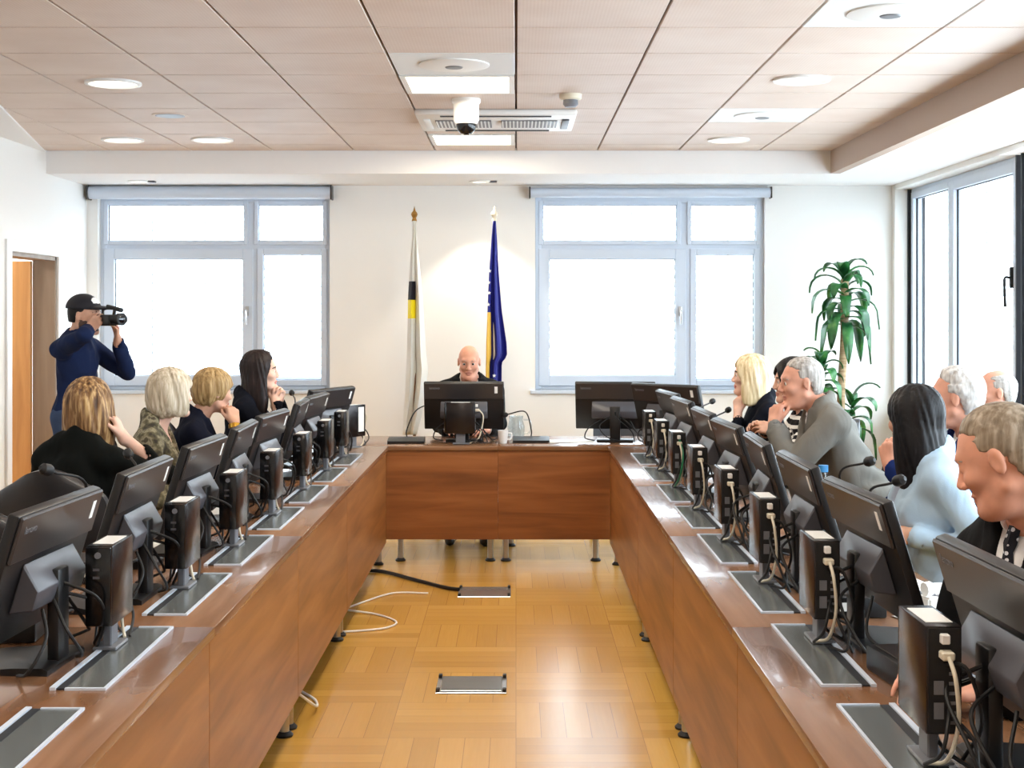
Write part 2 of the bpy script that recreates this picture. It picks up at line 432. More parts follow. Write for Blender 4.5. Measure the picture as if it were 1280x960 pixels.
# right wall glazing: three two-leaf windows; the far one is in view
for k, (ya, yb) in enumerate(((11.26, 8.83), (8.72, 6.4), (6.3, 3.9), (3.8, 1.05))):
    w = ya - yb
    window('window_%d' % (k + 3), (XR + .13, ya, 0), -PI / 2, w, SILL, HEADZ,
           [(.03, w * .43, SILL + .03, HEADZ - .03, .05), (w * .43 - .005, w - .03, SILL + .03, HEADZ - .03, .07)], handle=(w - .1, 1.83, 1.7), bars=((w * .43 - .03, w * .43 + .03, SILL + .05, HEADZ - .05),))
    b = MB(); b.box((XR + .1, ya, SILL), (XR + .24, ya + .02, HEADZ)); b.box((XR + .1, yb - .02, SILL), (XR + .24, yb, HEADZ)); struct(b.build('window_guide_%d' % (k + 3), M['seal'], smooth=False))
    if k < 1:
        blind('outside white venetian blind behind the right wall window, beside the plant', (XR + .32, ya - .03, 0), -PI / 2, w - .06, SILL + .1, HEADZ + .05, [.3, w * .5, w - .35])
# roller-blind boxes over the back windows
for lab, px0, px1, r in (('long grey roller blind casing above the left back window', -3.45, -1.48, .052), ('long grey roller blind casing above the right back window', .105, 2.06, .04)):
    t = thing('roller_blind', lab, 'roller blind', (px0, YB - .06, 2.575), group='roller blinds over the back windows')
    b = MB(); b.lathe([(r, .01), (r, px1 - px0 - .01)], 20, axis='X'); b.build('casing', M['alu'], t)
    for x in (0, px1 - px0 - .012):
        b = MB(); b.box((x, -r - .004, -r - .006), (x + .012, r + .008, r + .006), .003, 1); b.build('end_bracket', M['charcoal'], t)

# ------------------------------------------------------------------ ceiling equipment
def square_light(label, x, y):
    i = cell(x, y)[1]; y1, y0 = rows[i], rows[i + 1]; x0 = math.floor(x / TW) * TW
    t = thing('ceiling_light', label, 'ceiling light', ((x0 + TW / 2), (y0 + y1) / 2, ZC), group='square ceiling lights')
    hx, hy = TW / 2 - .008, (y1 - y0) / 2 - .008
    b = MB(); f = .03
    b.box((-hx, -hy, -.006), (-hx + f, hy, .02)); b.box((hx - f, -hy, -.006), (hx, hy, .02)); b.box((-hx + f, -hy, -.006), (hx - f, -hy + f, .02)); b.box((-hx + f, hy - f, -.006), (hx - f, hy, .02))
    b.build('frame', M['white'], t, smooth=False)
    b = MB(); b.box((-hx + f, -hy + f, .0), (hx - f, hy - f, .012)); b.build('diffuser', M['lamp'], t, smooth=False)
square_light('bright square ceiling light next to the white speaker panel', *LIGHTS[0])
square_light('bright square ceiling light between the air conditioner and back beam', *LIGHTS[1])
for y in (5.05, 2.7, .4, ):
    i = cell(-.3, y)
# fill lamps added beyond the top of the frame get no fittings
def speaker(label, x, y, faint=False):
    i = cell(x, y)[1]; y1, y0 = rows[i], rows[i + 1]; x0 = math.floor(x / TW) * TW
    t = thing('ceiling_speaker', label, 'ceiling speaker', ((x0 + TW / 2), (y0 + y1) / 2, ZC), group='round speakers in white ceiling panels')
    hx, hy = TW / 2 - .006, (y1 - y0) / 2 - .006
    b = MB(); b.box((-hx, -hy, 0), (hx, hy, .02), .002, 1); b.build('panel', M['white_tile'], t)
    b = MB(); b.lathe([(.17, .002), (.172, -.006), (.15, -.012), (.05, -.014), (0, -.014)], 32); b.build('grille', M['white'], t)
    b = MB(); b.lathe([(.045, -.013), (.04, -.018), (0, -.019)], 20); b.build('centre_cap', M['greyfoot'], t)
speaker('white speaker panel next to the bright square light', *SPK[0])
speaker('white speaker panel at the top edge on the right', *SPK[1])
speaker('white speaker panel between the two right downlights', *SPK[2])
def downlight(label, x, y, z=ZC, r=.145):
    t = thing('downlight', label, 'downlight', (x, y, z), group='round recessed downlights')
    b = MB(); b.lathe([(r, .0), (r, -.012), (r * .86, -.014), (r * .82, -.002), (r * .82, .0)], 32); b.build('trim_ring', M['white'], t)
    b = MB(); b.lathe([(r * .82, -.003), (r * .4, -.009), (0, -.01)], 32); b.build('diffuser', M['lampcool'], t)
    return t
DL = [(-2.1, 7.3, ZC, 'large round downlight in the left ceiling, closest to the camera'), (-2.1, 9.68, ZC, 'round downlight in the left ceiling by the back beam, right of its neighbour'),
      (-2.72, 9.68, ZC, 'small round downlight in the far left corner tiles'), (1.47, 7.2, ZC, 'round downlight in the right ceiling, closest to the camera'),
      (1.47, 9.68, ZC, 'round downlight in the right ceiling by the back beam')]
for x, y, z, l in DL: downlight(l, x, y, z)
for x, l in ((-2.95, 'small spotlight in the soffit above the left back window'), (-.28, 'small spotlight in the soffit above the two flags')):
    t = thing('spotlight', l, 'spotlight', (x, 10.95, ZS), group='spotlights in the back soffit')
    b = MB(); b.lathe([(.085, 0), (.085, -.008), (.06, -.012), (.055, -.002), (.055, 0)], 24); b.build('trim_ring', M['white'], t)
    b = MB(); b.lathe([(.055, -.003), (0, -.005)], 20); b.build('lamp', M['lampcool'], t)
    b = MB(); b.box((.07, -.03, -.012), (.13, .03, 0), .003, 1); b.build('clip', M['charcoal2'], t)
# tan tile with a small vent
t = thing('ceiling_vent', 'small round grey vent in the left ceiling tile', 'vent', (-2.1, 8.5, ZC))
b = MB(); b.lathe([(.09, 0), (.088, -.008), (.05, -.01), (0, -.01)], 24); b.build('grille', M['greyfoot'], t)
b = MB(); b.lathe([(.11, .0), (.108, -.005), (.09, -.006)], 24); b.build('rim', M['tile'], t)
# AC cassette
t = thing('air_conditioner', 'white ceiling air conditioner cassette with two grey grilles', 'air conditioner', ((AC[0] + AC[1]) / 2, (AC[2] + AC[3]) / 2, ZC))
hx, hy = (AC[1] - AC[0]) / 2, (AC[3] - AC[2]) / 2
b = MB(); b.box((-hx, -hy, -.035), (hx, hy, .0), .012); b.build('panel', M['white'], t)
for a in (-.2, .2):
    f = MB(); f.box((a - .17, -.15, -.042), (a + .17, .15, -.036)); g = f.build('intake_grille', M['greyfoot'], t, smooth=False)
    f = MB()
    for k in range(15): f.box((a - .165 + k * .0225, -.15, -.048), (a - .157 + k * .0225, .15, -.041))
    f.build('grille_bars', M['white_tile'], g, smooth=False)
for (x0, y0, x1, y1) in ((-.33, -hy + .035, .33, -hy + .075), (-.33, hy - .075, .33, hy - .035)):
    f = MB(); f.box((x0, y0, -.039), (x1, y1, -.033)); f.build('outlet_slot', M['seal'], t, smooth=False)
for x in (-hx + .06, hx - .06):
    f = MB(); f.box((x - .022, -.2, -.045), (x + .022, .2, -.034), .006); f.build('side_louvre', M['white_tile'] if x < 0 else M['charcoal2'], t)
# dome camera and smoke detector
t = thing('ceiling_camera', 'white security camera with black dome hanging from the ceiling', 'security camera', (-.28, 7.87, ZC))
b = MB(); b.lathe([(.08, 0), (.08, -.02), (.072, -.03), (.072, -.12), (.06, -.14), (.055, -.142)], 28); b.build('housing', M['white'], t)
b = MB(); b.lathe([(.056, -.138), (.056, -.155), (.048, -.178), (.03, -.195), (0, -.2)], 24); b.build('dome', M['pcfront'], t)
b = MB(); b.lathe([(.016, -.2), (.016, -.203), (0, -.204)], 14); b.build('lens', M['lens'], t)
t = thing('smoke_detector', 'small white smoke detector on the ceiling right of the dome camera', 'smoke detector', (.3, 7.7, ZC))
b = MB(); b.lathe([(.062, 0), (.06, -.025), (.05, -.032)], 24); b.build('base', M['offwhite'], t)
b = MB(); b.lathe([(.04, -.03), (.042, -.055), (.03, -.07), (0, -.074)], 24); b.build('sensor_head', M['greyfoot'], t)

# ------------------------------------------------------------------ tables
XEL, XER, YF, ZT, TD = -.817, .586, 8.97, .75, .73
def table(label, x0, x1, y0, y1, inner, along):
    """inner: side that faces the aisle: '+x','-x','-y'"""
    t = thing('conference_table', label, 'table', ((x0 + x1) / 2, (y0 + y1) / 2, 0), group='wooden conference tables in a U')
    w, l = (x1 - x0) / 2, (y1 - y0) / 2
    tm, pm = (M['top_side'], M['wood_side']) if along == 'y' else (M['top_far'], M['wood_far'])
    b = MB(); b.box((-w, -l + .0008, ZT - .028), (w, l - .0008, ZT), .003, 2); b.build('tabletop', tm, t)
    b = MB(); g = .0015
    if inner == '+x': b.box((w - .035, -l + g, .13), (w - .015, l - g, ZT - .0285), .002, 1)
    elif inner == '-x': b.box((-w + .015, -l + g, .13), (-w + .035, l - g, ZT - .0285), .002, 1)
    else: g = .0003; b.box((-w + g, -l + .015, .15), (w - g, -l + .035, ZT - .0285), .002, 1)
    b.build('front_panel', pm, t)
    if inner in '+x-x':
        s = 1 if inner == '+x' else -1
        pts = [(s * (w - .06), -l + .05), (s * (w - .06), l - .05), (-s * (w - .08), -l + .05), (-s * (w - .08), l - .05)]
    else:
        pts = [(-w + (.8 if x0 < -1 else .05), -l + .09), (w - (.8 if x1 > 1 else .05), -l + .09), (-w + .08, l - .08), (w - .08, l - .08)]
    for (x, y) in pts:
        b = MB(); b.tube([(x, y, .015), (x, y, ZT - .029)], .019, 14); lg = b.build('leg', M['steel'], t)
        b = MB(); b.lathe([(.032, 0), (.034, .008), (.022, .02)], 16, (x, y, 0)); b.build('foot', M['blackm'], lg)
    return t
seams = [.70, 2.25, 3.80, 5.35, 6.90, YF]
words5 = ['closest to the camera', 'second from the camera', 'middle one of the row', 'fourth from the camera', 'next to the far table']
for k in range(5):
    table('long walnut table on the left side, %s' % words5[k], XEL - TD, XEL, seams[k], seams[k + 1], '+x', 'y')
    table('long walnut table on the right side, %s' % words5[k], XER, XER + TD, seams[k], seams[k + 1], '-x', 'y')
XM = -.116
table('walnut table across the far end, left half', XEL - TD, XM, YF + .002, YF + .75, '-y', 'x')
table('walnut table across the far end, right half', XM, XER + TD, YF + .002, YF + .75, '-y', 'x')

# ------------------------------------------------------------------ cable hatches
hp = thing('cable_hatch', '', 'cable hatch', group='metal cable hatches sunk in the table tops')
b = MB(); b.box((-.036, -.305, 0), (.05, .305, .003)); b.build('lid_plate', M['hatch'], hp, smooth=False)
b = MB(); b.box((.05, -.314, 0), (.057, .314, .0055)); b.box((-.036, -.314, 0), (.05, -.306, .0055)); b.box((-.036, .306, 0), (.05, .314, .0055)); b.build('rim', M['alu'], hp, smooth=False)
b = MB(); b.box((-.056, -.31, 0), (-.036, .31, .004)); b.build('brush_slot', M['seal'], hp, smooth=False)
b = MB(); b.box((-.07, -.314, 0), (-.057, .314, .007)); b.build('slot_rail', M['alu'], hp, smooth=False)
ords = ['first', 'second', 'third', 'fourth', 'fifth', 'sixth', 'seventh', 'eighth']
first = True
for side, xe, rz, ys in (('left', XEL - .165, 0, [3.0 + .78 * k for k in range(8)]), ('right', XER + .165, PI, [3.03 + .78 * k for k in range(8)])):
    for k, yf in enumerate(ys):
        yc = min(yf - .31, 8.62)
        lab = 'metal cable hatch in the %s table, %s from the camera' % (side, ords[k] if k else 'nearest')
        if k == 0: lab = 'metal cable hatch in the %s table, the one nearest the camera' % side
        if first: o = hp; o.location = (xe, yc, ZT); o.rotation_euler = (0, 0, rz); o['label'] = lab; first = False
        else: dup(hp, (xe, yc, ZT), rz, lab)

# ------------------------------------------------------------------ monitors
def make_monitor():
    t = thing('monitor', '', 'monitor', group='black desktop monitors along the tables')
    tilt = Matrix.Rotation(R(17), 3, 'Y')          # top leans to +x (towards the aisle)
    pv = (0, 0, .24)
    def R3(b): pass
    W, Hh = .265, .165
    b = MB(); b.box((-.018, -W, .24 - Hh), (.010, W, .24 + Hh), .006, 2, tilt, pv)
    b.build('housing', M['shell'], t)
    b = MB(); b.box((.008, -W * .985, .24 + Hh * .3), (.018, W * .985, .24 + Hh * .985), .004, 1, tilt, pv); b.build('reflection_strip', M['charcoal'], t)  # lighter upper strip: reflected light put into colour, not a separate cover
    b = MB(); b.box((-.0195, -W + .014, .24 - Hh + .02), (-.0175, W - .014, .24 + Hh - .014), 0, 1, tilt, pv); b.build('screen', M['screen'], t, smooth=False)
    # wedge hump
    b = MB(); b.prism([(.010, .235 + .04), (.066, .235 - .012), (.066, .235 - .06), (.010, .235 - .085)], -.155, .155, 'Y')
    bmesh.ops.bevel(b.bm, geom=list(b.bm.edges), offset=.004, segments=1, affect='EDGES')
    for v in b.bm.verts: v.co = tilt @ (v.co - Vector(pv)) + Vector(pv)
    b.build('mount_cover', M['charcoal2'], t)
    b = MB(); b.box((.028, -.035, .012), (.058, .035, .235), .006); b.build('stand_column', M['black'], t)
    b = MB(); b.prism([(-.15, 0), (.063, 0), (.063, .012), (.05, .018), (-.02, .018), (-.15, .008)], -.12, .12, 'Y'); b.build('stand_base', M['black'], t)
    me = text_mesh('lenovo', .026); me.materials.append(M['greyfoot'])
    o = bpy.data.objects.new('logo', me); COL.objects.link(o); o.parent = t
    mtx = Matrix.Translation(Vector(pv)) @ tilt.to_4x4() @ Matrix.Translation(Vector((.0188, -W + .035, Hh - .045)))
    o.matrix_local = mtx @ Matrix(((0, 0, 1, 0), (1, 0, 0, 0), (0, 1, 0, 0), (0, 0, 0, 1)))
    b = MB(); b.box((.0178, W - .062, .24 + Hh * .56), (.019, W - .042, .24 + Hh * .84), 0, 1, tilt, pv); b.build('sticker', M['paper'], t, smooth=False)
    for k, pts in enumerate((((.04, .03, .17), (.11, .09, .13), (.09, .16, .05), (.06, .2, .004)), ((.04, -.03, .17), (.1, -.1, .11), (.12, -.05, .04), (.07, .05, .006)), ((.05, 0, .2), (.13, .02, .16), (.12, .11, .08), (.09, .13, .006)), ((.03, .1, .14), (.06, .15, .06), (.03, .22, .03), (-.04, .19, .006)), ((.04, -.09, .15), (.08, -.17, .1), (.05, -.2, .03), (.0, -.14, .006)))):
        b = MB(); b.tube(spline(pts, 6), .0042, 7); b.build('cable', M['blackm'], t)
    return t
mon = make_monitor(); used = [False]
def place_mon(x, y, rz, lab, z=ZT):
    if not used[0]: used[0] = True; mon.location = (x, y, z); mon.rotation_euler = (0, 0, rz); mon['label'] = lab; return mon
    return dup(mon, (x, y, z), rz, lab)
ML = [3.4, 4.2, 5.0, 5.72, 6.4, 7.25, 7.82, 8.5]
LABL = ['black monitor closest to the camera on the left table, white sticker at its top corner', 'black monitor second from the camera on the left table, below the woman in black',
        'black monitor on the left table in front of the woman in the patterned top', 'black monitor on the left table in front of the woman with bracelet',
        'fifth black monitor from the camera along the left table', 'sixth black monitor from the camera along the left table, near the dark-haired woman', 'seventh black monitor from the camera along the left table', 'black monitor at the far end of the left table, turned toward the room']
for k, (y, l) in enumerate(zip(ML, LABL)):
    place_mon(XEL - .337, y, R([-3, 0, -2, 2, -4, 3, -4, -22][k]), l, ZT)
MR = [2.6, 3.62, 4.37, 5.09, 5.83, 6.55, 7.4, 8.1]
LABR = ['black monitor closest to the camera on the right table, before the man with dotted tie', 'black monitor on the right table in front of the woman in the pale blue blazer',
        'third black monitor from the camera on the right table, beside the blue-capped bottle', 'fourth black monitor from the camera on the right table, in front of the grey suit',
        'fifth black monitor from the camera along the right table', 'sixth black monitor from the camera along the right table', 'seventh black monitor from the camera along the right table', 'eighth black monitor from the camera along the right table']
for k, (y, l) in enumerate(zip(MR, LABR)):
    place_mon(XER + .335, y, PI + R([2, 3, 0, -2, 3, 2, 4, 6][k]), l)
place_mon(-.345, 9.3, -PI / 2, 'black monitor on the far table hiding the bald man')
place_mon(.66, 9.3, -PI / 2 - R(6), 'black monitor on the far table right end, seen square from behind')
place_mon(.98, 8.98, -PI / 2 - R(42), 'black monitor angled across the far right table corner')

# ------------------------------------------------------------------ small desktop computers
def make_pc():
    t = thing('desktop_computer', '', 'computer', group='small upright desktop computers on the tables')
    a, l, z0, z1 = .033, .0925, .07, .27
    b = MB(); b.box((-a, -l, z0), (a, l, z1), .003, 2); b.build('casing', M['pc'], t)
    b = MB(); b.box((-a + .001, -l - .012, z0 + .002), (a - .001, -l, z1 - .002), .004, 2); fp = b.build('front_panel', M['pcfront'], t)
    b = MB(); b.lathe([(.008, 0), (.008, -.003), (0, -.003)], 16, (0, -l - .012, z1 - .022), 'Y'); b.build('power_button', M['greyfoot'], fp)
    b = MB()
    for k in range(2): b.box((-.012, -l - .0135, z1 - .06 - k * .02), (.004, -l - .0115, z1 - .054 - k * .02))
    b.build('usb_port', M['charcoal2'], fp, smooth=False)
    b = MB(); b.box((-a + .008, -l + .03, z1), (a - .008, l - .03, z1 + .0012)); b.build('top_label', M['white'], t, smooth=False)
    b = MB(); b.box((-a + .004, l, z0 + .004), (a - .004, l + .003, z1 - .004)); rp = b.build('rear_panel', M['blackm'], t, smooth=False)
    b = MB()
    for k in range(6): b.box((-.02, l + .003, z0 + .02 + k * .018), (-.008, l + .005, z0 + .026 + k * .018))
    b.box((.002, l + .003, z0 + .03), (.02, l + .006, z0 + .06)); b.box((.002, l + .003, z0 + .075), (.02, l + .006, z0 + .1))
    b.build('port_strip', M['greyfoot'], rp, smooth=False)
    b = MB(); b.box((-.006, l + .003, z1 - .03), (.01, l + .02, z1 - .012), .002, 1); b.build('plug', M['white'], rp)
    b = MB(); b.box((-.012, l + .003, z1 - .058), (.012, l + .03, z1 - .042), .003, 1); b.build('plug', M['offwhite'], rp)
    b = MB(); b.box((-.03, -.05, 0), (.03, .06, .008), .002, 1); b.box((-.01, -.03, .006), (.012, .03, .071), .003, 1); b.build('holder', M['greyfoot'], t)
    b = MB(); b.tube(spline([(0, l + .03, z1 - .05), (-.005, l + .055, z1 - .09), (-.012, l + .045, .1), (-.0, l + .02, .03), (.02, l - .03, .008)], 8), .0042, 8); b.build('cable', M['offwhite'], t)
    for k, pts in enumerate((((-.02, l, .1), (-.04, l + .05, .07), (-.03, l + .08, .012), (.0, l + .03, .008)), ((-.01, l, .12), (.005, l + .04, .1), (.02, l + .05, .05), (.03, l - .02, .009)), ((.0, l, .2), (-.03, l + .04, .2), (-.06, l + .03, .1), (-.05, l - .05, .008)))):
        b = MB(); b.tube(spline(pts, 7), .0038, 7); b.build('cable', M['blackm'], t)
    return t
pc = make_pc(); used2 = [False]
def place_pc(x, y, rz, lab, z=ZT + .004):
    if not used2[0]: used2[0] = True; pc.location = (x, y, z); pc.rotation_euler = (0, 0, rz); pc['label'] = lab; return pc
    return dup(pc, (x, y, z), rz, lab)
PL = [3.47, 4.25, 5.03, 5.83, 6.68, 7.5, 8.2, 8.74]
for k, y in enumerate(PL):
    lab = ('small upright black computer on the left table, closest to the camera' if k == 0 else 'small upright black computer on the left table, %s from the camera' % ords[k])
    o = place_pc(XEL - .183 - .033, y + .0925, -R(32) if k == 7 else 0, lab)
    if k == 7:
        b = MB(); b.box((.033, .02, .1), (.0345, .075, .255)); b.build('side_sticker', M['paper'], o, smooth=False)
PR = [2.58, 3.55, 4.35, 5.16, 6.0, 6.77, 7.5, 8.2]
for k, y in enumerate(PR):
    lab = ('small upright black computer on the right table with cream cable, closest to the camera' if k == 0 else 'small upright black computer on the right table, %s from the camera' % ords[k])
    o = place_pc(XER + .17 + .033, y + .0925, PI, lab)
    if k == 5:
        b = MB(); b.tube(spline([(0, .1, .24), (-.012, .15, .17), (.0, .14, .07), (.02, .08, .01)], 7), .0045, 8); b.build('cable', M['green'], o)['label'] = 'green network cable'
place_pc(-.36, 9.08, -PI / 2, 'small black computer standing broadside before the monitor of the bald man')

# ------------------------------------------------------------------ microphones, papers, small desk things
def mic(label, base, rz, head, via, size=(.055, .07, .03)):
    """base on the table (x,y), head world point, via = intermediate world point"""
    t = thing('microphone', label, 'microphone', (base[0], base[1], ZT), rz, 'gooseneck microphones')
    inv = Matrix.Rotation(-rz, 3, 'Z'); o = Vector((base[0], base[1], ZT))
    L = lambda p: inv @ (Vector(p) - o)
    sx, sy, sz = size
    b = MB(); b.prism([(-sx, 0), (sx, 0), (sx, sz * .5), (-sx * .3, sz), (-sx, sz)], -sy, sy, 'Y'); b.build('base', M['black'], t)
    b = MB(); b.box((-sx * .5, -sy * .5, sz), (-sx * .35, sy * .5, sz + .003)); b.build('button', M['greyfoot'], t, smooth=False)
    h = L(head); pts = spline([(-sx * .6, 0, sz - .004), (-sx * .6, 0, sz + .05), L(via), h], 8)
    b = MB(); b.tube(pts, .0042, 8); b.build('gooseneck', M['blackm'], t)
    dv = (pts[-1] - pts[-3]).normalized()
    b = MB(); b.tube([h - dv * .008, h, h + dv * .01, h + dv * .028, h + dv * .038], [.006, .014, .0175, .016, .007], 14); b.build('windscreen', M['blackm'], t)
mic('gooseneck microphone bent over the left table behind the closest monitor', (-1.27, 4.02), 0, (-1.285, 3.87, 1.165), (-1.22, 3.98, 1.1))
mic('gooseneck microphone in front of the woman in black, left table', (-1.26, 4.72), 0, (-1.33, 4.82, 1.11), (-1.28, 4.74, 1.05))
mic('gooseneck microphone rising by the dark-haired woman with clasped hands', (-1.3, 8.15), 0, (-1.36, 8.5, 1.115), (-1.31, 8.3, 1.06))
mic('far gooseneck microphone on the right table, against the window frame', (1.14, 8.05), PI, (1.16, 8.32, 1.075), (1.06, 8.15, 1.02))
mic('gooseneck microphone beside the hands of the blonde woman', (1.14, 7.8), PI, (1.205, 8.0, 1.045), (1.1, 7.86, .99))
mic('gooseneck microphone in front of the man in the grey suit', (1.14, 4.8), PI, (1.165, 4.66, 1.105), (1.1, 4.76, 1.05))
mic('gooseneck microphone in front of the woman in the pale blue blazer', (1.14, 4.22), PI, (1.115, 4.12, 1.105), (1.06, 4.2, 1.05))
mic('flat microphone unit with arched neck, left of the bald man', (-.72, 9.2), -PI / 2, (-.555, 9.42, 1.0), (-.66, 9.25, .96), (.07, .12, .035))
mic('flat microphone unit with arched neck, right of the bald man', (.1, 9.25), -PI / 2, (-.06, 9.3, .93), (.06, 9.27, .95), (.07, .12, .035))

def paper(label, x, y, w, l, rz, z=ZT, n=1):
    t = MB()
    for k in range(n): t.box((-w / 2 + .004 * k, -l / 2, .0005 + k * .0012), (w / 2 + .004 * k, l / 2, .0012 + k * .0012), rot=Matrix.Rotation(.05 * k, 3, 'Z'), piv=(0, 0, 0))
    o = t.build('paper', M['paper'], None, (x, y, z), smooth=False, rot=(0, 0, rz)); tag(o, label, 'paper', 'papers on the tables'); return o
paper('stack of white papers on the left table by the patterned top', -1.35, 5.95, .21, .3, .2, n=4)
paper('white sheet on the left table before the woman in black', -1.36, 5.05, .21, .3, -.15, n=2)
paper('white papers on the far table right of the bald man', .34, 9.3, .3, .21, .1, n=4)
paper('white papers on the right table before the dotted tie', 1.2, 3.82, .21, .3, .3, n=3)
paper('white sheet lying under the hands of the pale blue blazer', 1.19, 4.35, .21, .3, .1, n=2)
paper('open white sheet on the right table in front of the grey suit', 1.19, 5.42, .21, .3, -.1, n=2)
# white telephone-like pad and reading glasses near the nearest man
t = thing('telephone', 'white desk telephone on the right table beside the closest monitor', 'telephone', (1.18, 4.02, ZT), .5)
b = MB(); b.prism([(-.09, 0), (.09, 0), (.09, .025), (-.09, .06)], -.1, .1, 'Y'); bmesh.ops.bevel(b.bm, geom=list(b.bm.edges), offset=.006, segments=2, affect='EDGES'); b.build('body', M['white'], t)
b = MB(); b.tube(spline([(-.07, -.06, .075), (-.02, -.068, .078), (.03, -.068, .064), (.08, -.06, .05)], 5), [.02] * 3 + [.013] * 10 + [.02] * 3, 10); b.build('handset', M['white'], t)
b = MB()
for i in range(3):
    for j in range(4): b.box((-.05 + j * .028, -.01 + i * .028, .047 - j * .0055), (-.032 + j * .028, .008 + i * .028, .054 - j * .0055))
b.build('keypad', M['greyfoot'], t, smooth=False)
t = thing('eyeglasses', 'reading glasses lying on the right table beside the folded hands', 'glasses', (1.15, 3.72, ZT), .4)
for y in (-.034, .034):
    b = MB(); b.tube([(.0, y + .026 * math.cos(a), .022 + .02 * math.sin(a)) for a in [2 * PI * k / 16 for k in range(17)]], .0018, 6, False); b.build('rim', M['charcoal'], t)
    b = MB(); b.tube([(0, y * 1.8, .028), (-.08, y * 1.75, .016), (-.13, y * 1.6, .003)], .0018, 6); b.build('temple', M['charcoal'], t)
b = MB(); b.tube([(0, -.009, .026), (0, 0, .03), (0, .009, .026)], .0018, 6); b.build('bridge', M['charcoal'], t)
# conference unit boxes among the cables
def unit(label, x, y, rz, sx=.08, sy=.12, sz=.06):
    t = thing('conference_unit', label, 'conference unit', (x, y, ZT), rz, 'black conference units among the cables')
    b = MB(); b.box((-sx, -sy, 0), (sx, sy, sz), .006); b.build('body', M['black'], t)
    b = MB(); b.box((-sx * .7, -sy - .0012, sz * .35), (sx * .1, -sy + .001, sz * .75)); b.build('label_plate', M['paper'], t, smooth=False)
    b = MB(); b.box((-sx * .8, -sy * .8, sz), (sx * .8, sy * .8, sz + .003), .001, 1); b.build('top_panel', M['charcoal'], t)
    b = MB(); b.tube(spline([(sx, 0, .02), (sx + .05, .03, .05), (sx + .04, .12, .03), (sx - .02, .17, .006)], 6), .004, 7); b.build('cable', M['blackm'], t)
unit('black box with white label on the right table behind the closest computer', .93, 3.24, .12)
unit('black box on the right table between the second and third computer', .95, 4.02, .05)
unit('black box on the left table outside the closest monitor', -1.33, 3.72, .1)
unit('black box on the left table behind the second monitor', -1.36, 4.52, .05)
# bottle, glass jug, cup
def bottle(label, x, y, h=.22, r=.032):
    t = thing('water_bottle', label, 'bottle', (x, y, ZT))
    b = MB(); b.lathe([(0, 0), (r * .9, 0), (r, .01), (r, h * .55), (r * .93, h * .6), (r, h * .66), (r * .8, h * .78), (r * .42, h * .9), (r * .42, h * .93)], 20); b.build('body', M['clear'], t)
    b = MB(); b.lathe([(r * 1.01, h * .3), (r * 1.01, h * .52)], 20); b.build('label_band', M['white'], t)
    b = MB(); b.lathe([(r * .5, h * .92), (r * .5, h), (0, h)], 16); b.build('cap', M['bluecap'], t)
bottle('clear water bottle with blue cap beside the third right monitor', 1.115, 5.08, .3, .036)
t = thing('water_jug', 'clear glass jug on the far table beside the arched microphone', 'jug', (-.0, 9.38, ZT))
b = MB(); b.lathe([(0, .004), (.045, 0), (.055, .02), (.06, .09), (.045, .14), (.05, .165), (.047, .165), (.042, .14), (.056, .09), (.05, .02), (0, .008)], 24); b.build('body', M['clear'], t)
b = MB(); b.tube(spline([(.05, 0, .14), (.095, 0, .13), (.095, 0, .06), (.055, 0, .045)], 6), .006, 8); b.build('jug_handle', M['clear'], t)
def cup(label, x, y, r=.035, h=.085):
    t = thing('cup', label, 'cup', (x, y, ZT))
    b = MB(); b.lathe([(0, 0), (r * .7, 0), (r * .76, .008), (r, h), (r * .92, h), (r * .68, .01), (0, .008)], 24); b.build('bowl', M['white'], t)
    b = MB(); b.tube(spline([(r * .9, 0, h * .8), (r * 1.6, 0, h * .75), (r * 1.5, 0, h * .35), (r * .82, 0, h * .3)], 6), .004, 8); b.build('cup_handle', M['white'], t)
cup('white cup on the far table right of the bald man\'s monitor', -.085, 9.18)
cup('small white cup on the left table beyond the second monitor', -1.28, 5.45)

# ------------------------------------------------------------------ floor boxes and cables
def floorbox(label, x, y, lid):
    t = thing('floor_box', label, 'floor box', (x, y, 0), group='steel floor boxes in the aisle')
    b = MB(); b.box((-.15, -.135, 0), (.15, .135, .006), .002, 1); b.build('frame', M['steel'], t)
    b = MB()
    if lid: b.box((-.138, -.122, -.012), (.138, .122, .012), .003, 1, Matrix.Rotation(R(5), 3, 'X'), (0, .12, .012))
    else: b.box((-.13, -.118, .006), (.13, .118, .011), .002, 1)
    b.build('lid', M['hatch'], t)
    for sx in (-1, 1):
        b = MB(); b.box((sx * .14 - .008, -.13, .004), (sx * .14 + .008, -.1, .02), .002, 1); b.box((sx * .14 - .008, .1, .004), (sx * .14 + .008, .13, .02), .002, 1); b.build('corner_clip', M['blackm'], t)
floorbox('steel floor box in the parquet, closed, closest to the camera', -.19, 6.02, False)
floorbox('steel floor box in the parquet with black cable, toward the far table', -.18, 8.02, True)
def cable(label, pts, r, m):
    b = MB(); b.tube(spline(pts, 12), r, 8); o = b.build('floor_cable', m); tag(o, label, 'cable', 'cables lying on the parquet')
cable('black cable on the parquet running to the far floor box', [(-.98, 8.66, .012), (-.82, 8.62, .012), (-.6, 8.35, .012), (-.42, 8.13, .012), (-.33, 8.05, .014)], .011, M['blackm'])
cable('upper white cable looping on the parquet by the left table', [(-.95, 7.5, .006), (-.85, 7.72, .006), (-.7, 7.98, .006), (-.5, 7.98, .006)], .0055, M['white'])
cable('lower white cable looping on the parquet by the left table', [(-.95, 7.0, .006), (-.8, 7.03, .006), (-.66, 7.1, .006), (-.62, 7.24, .006), (-.74, 7.42, .006), (-.95, 7.5, .017)], .0055, M['white'])
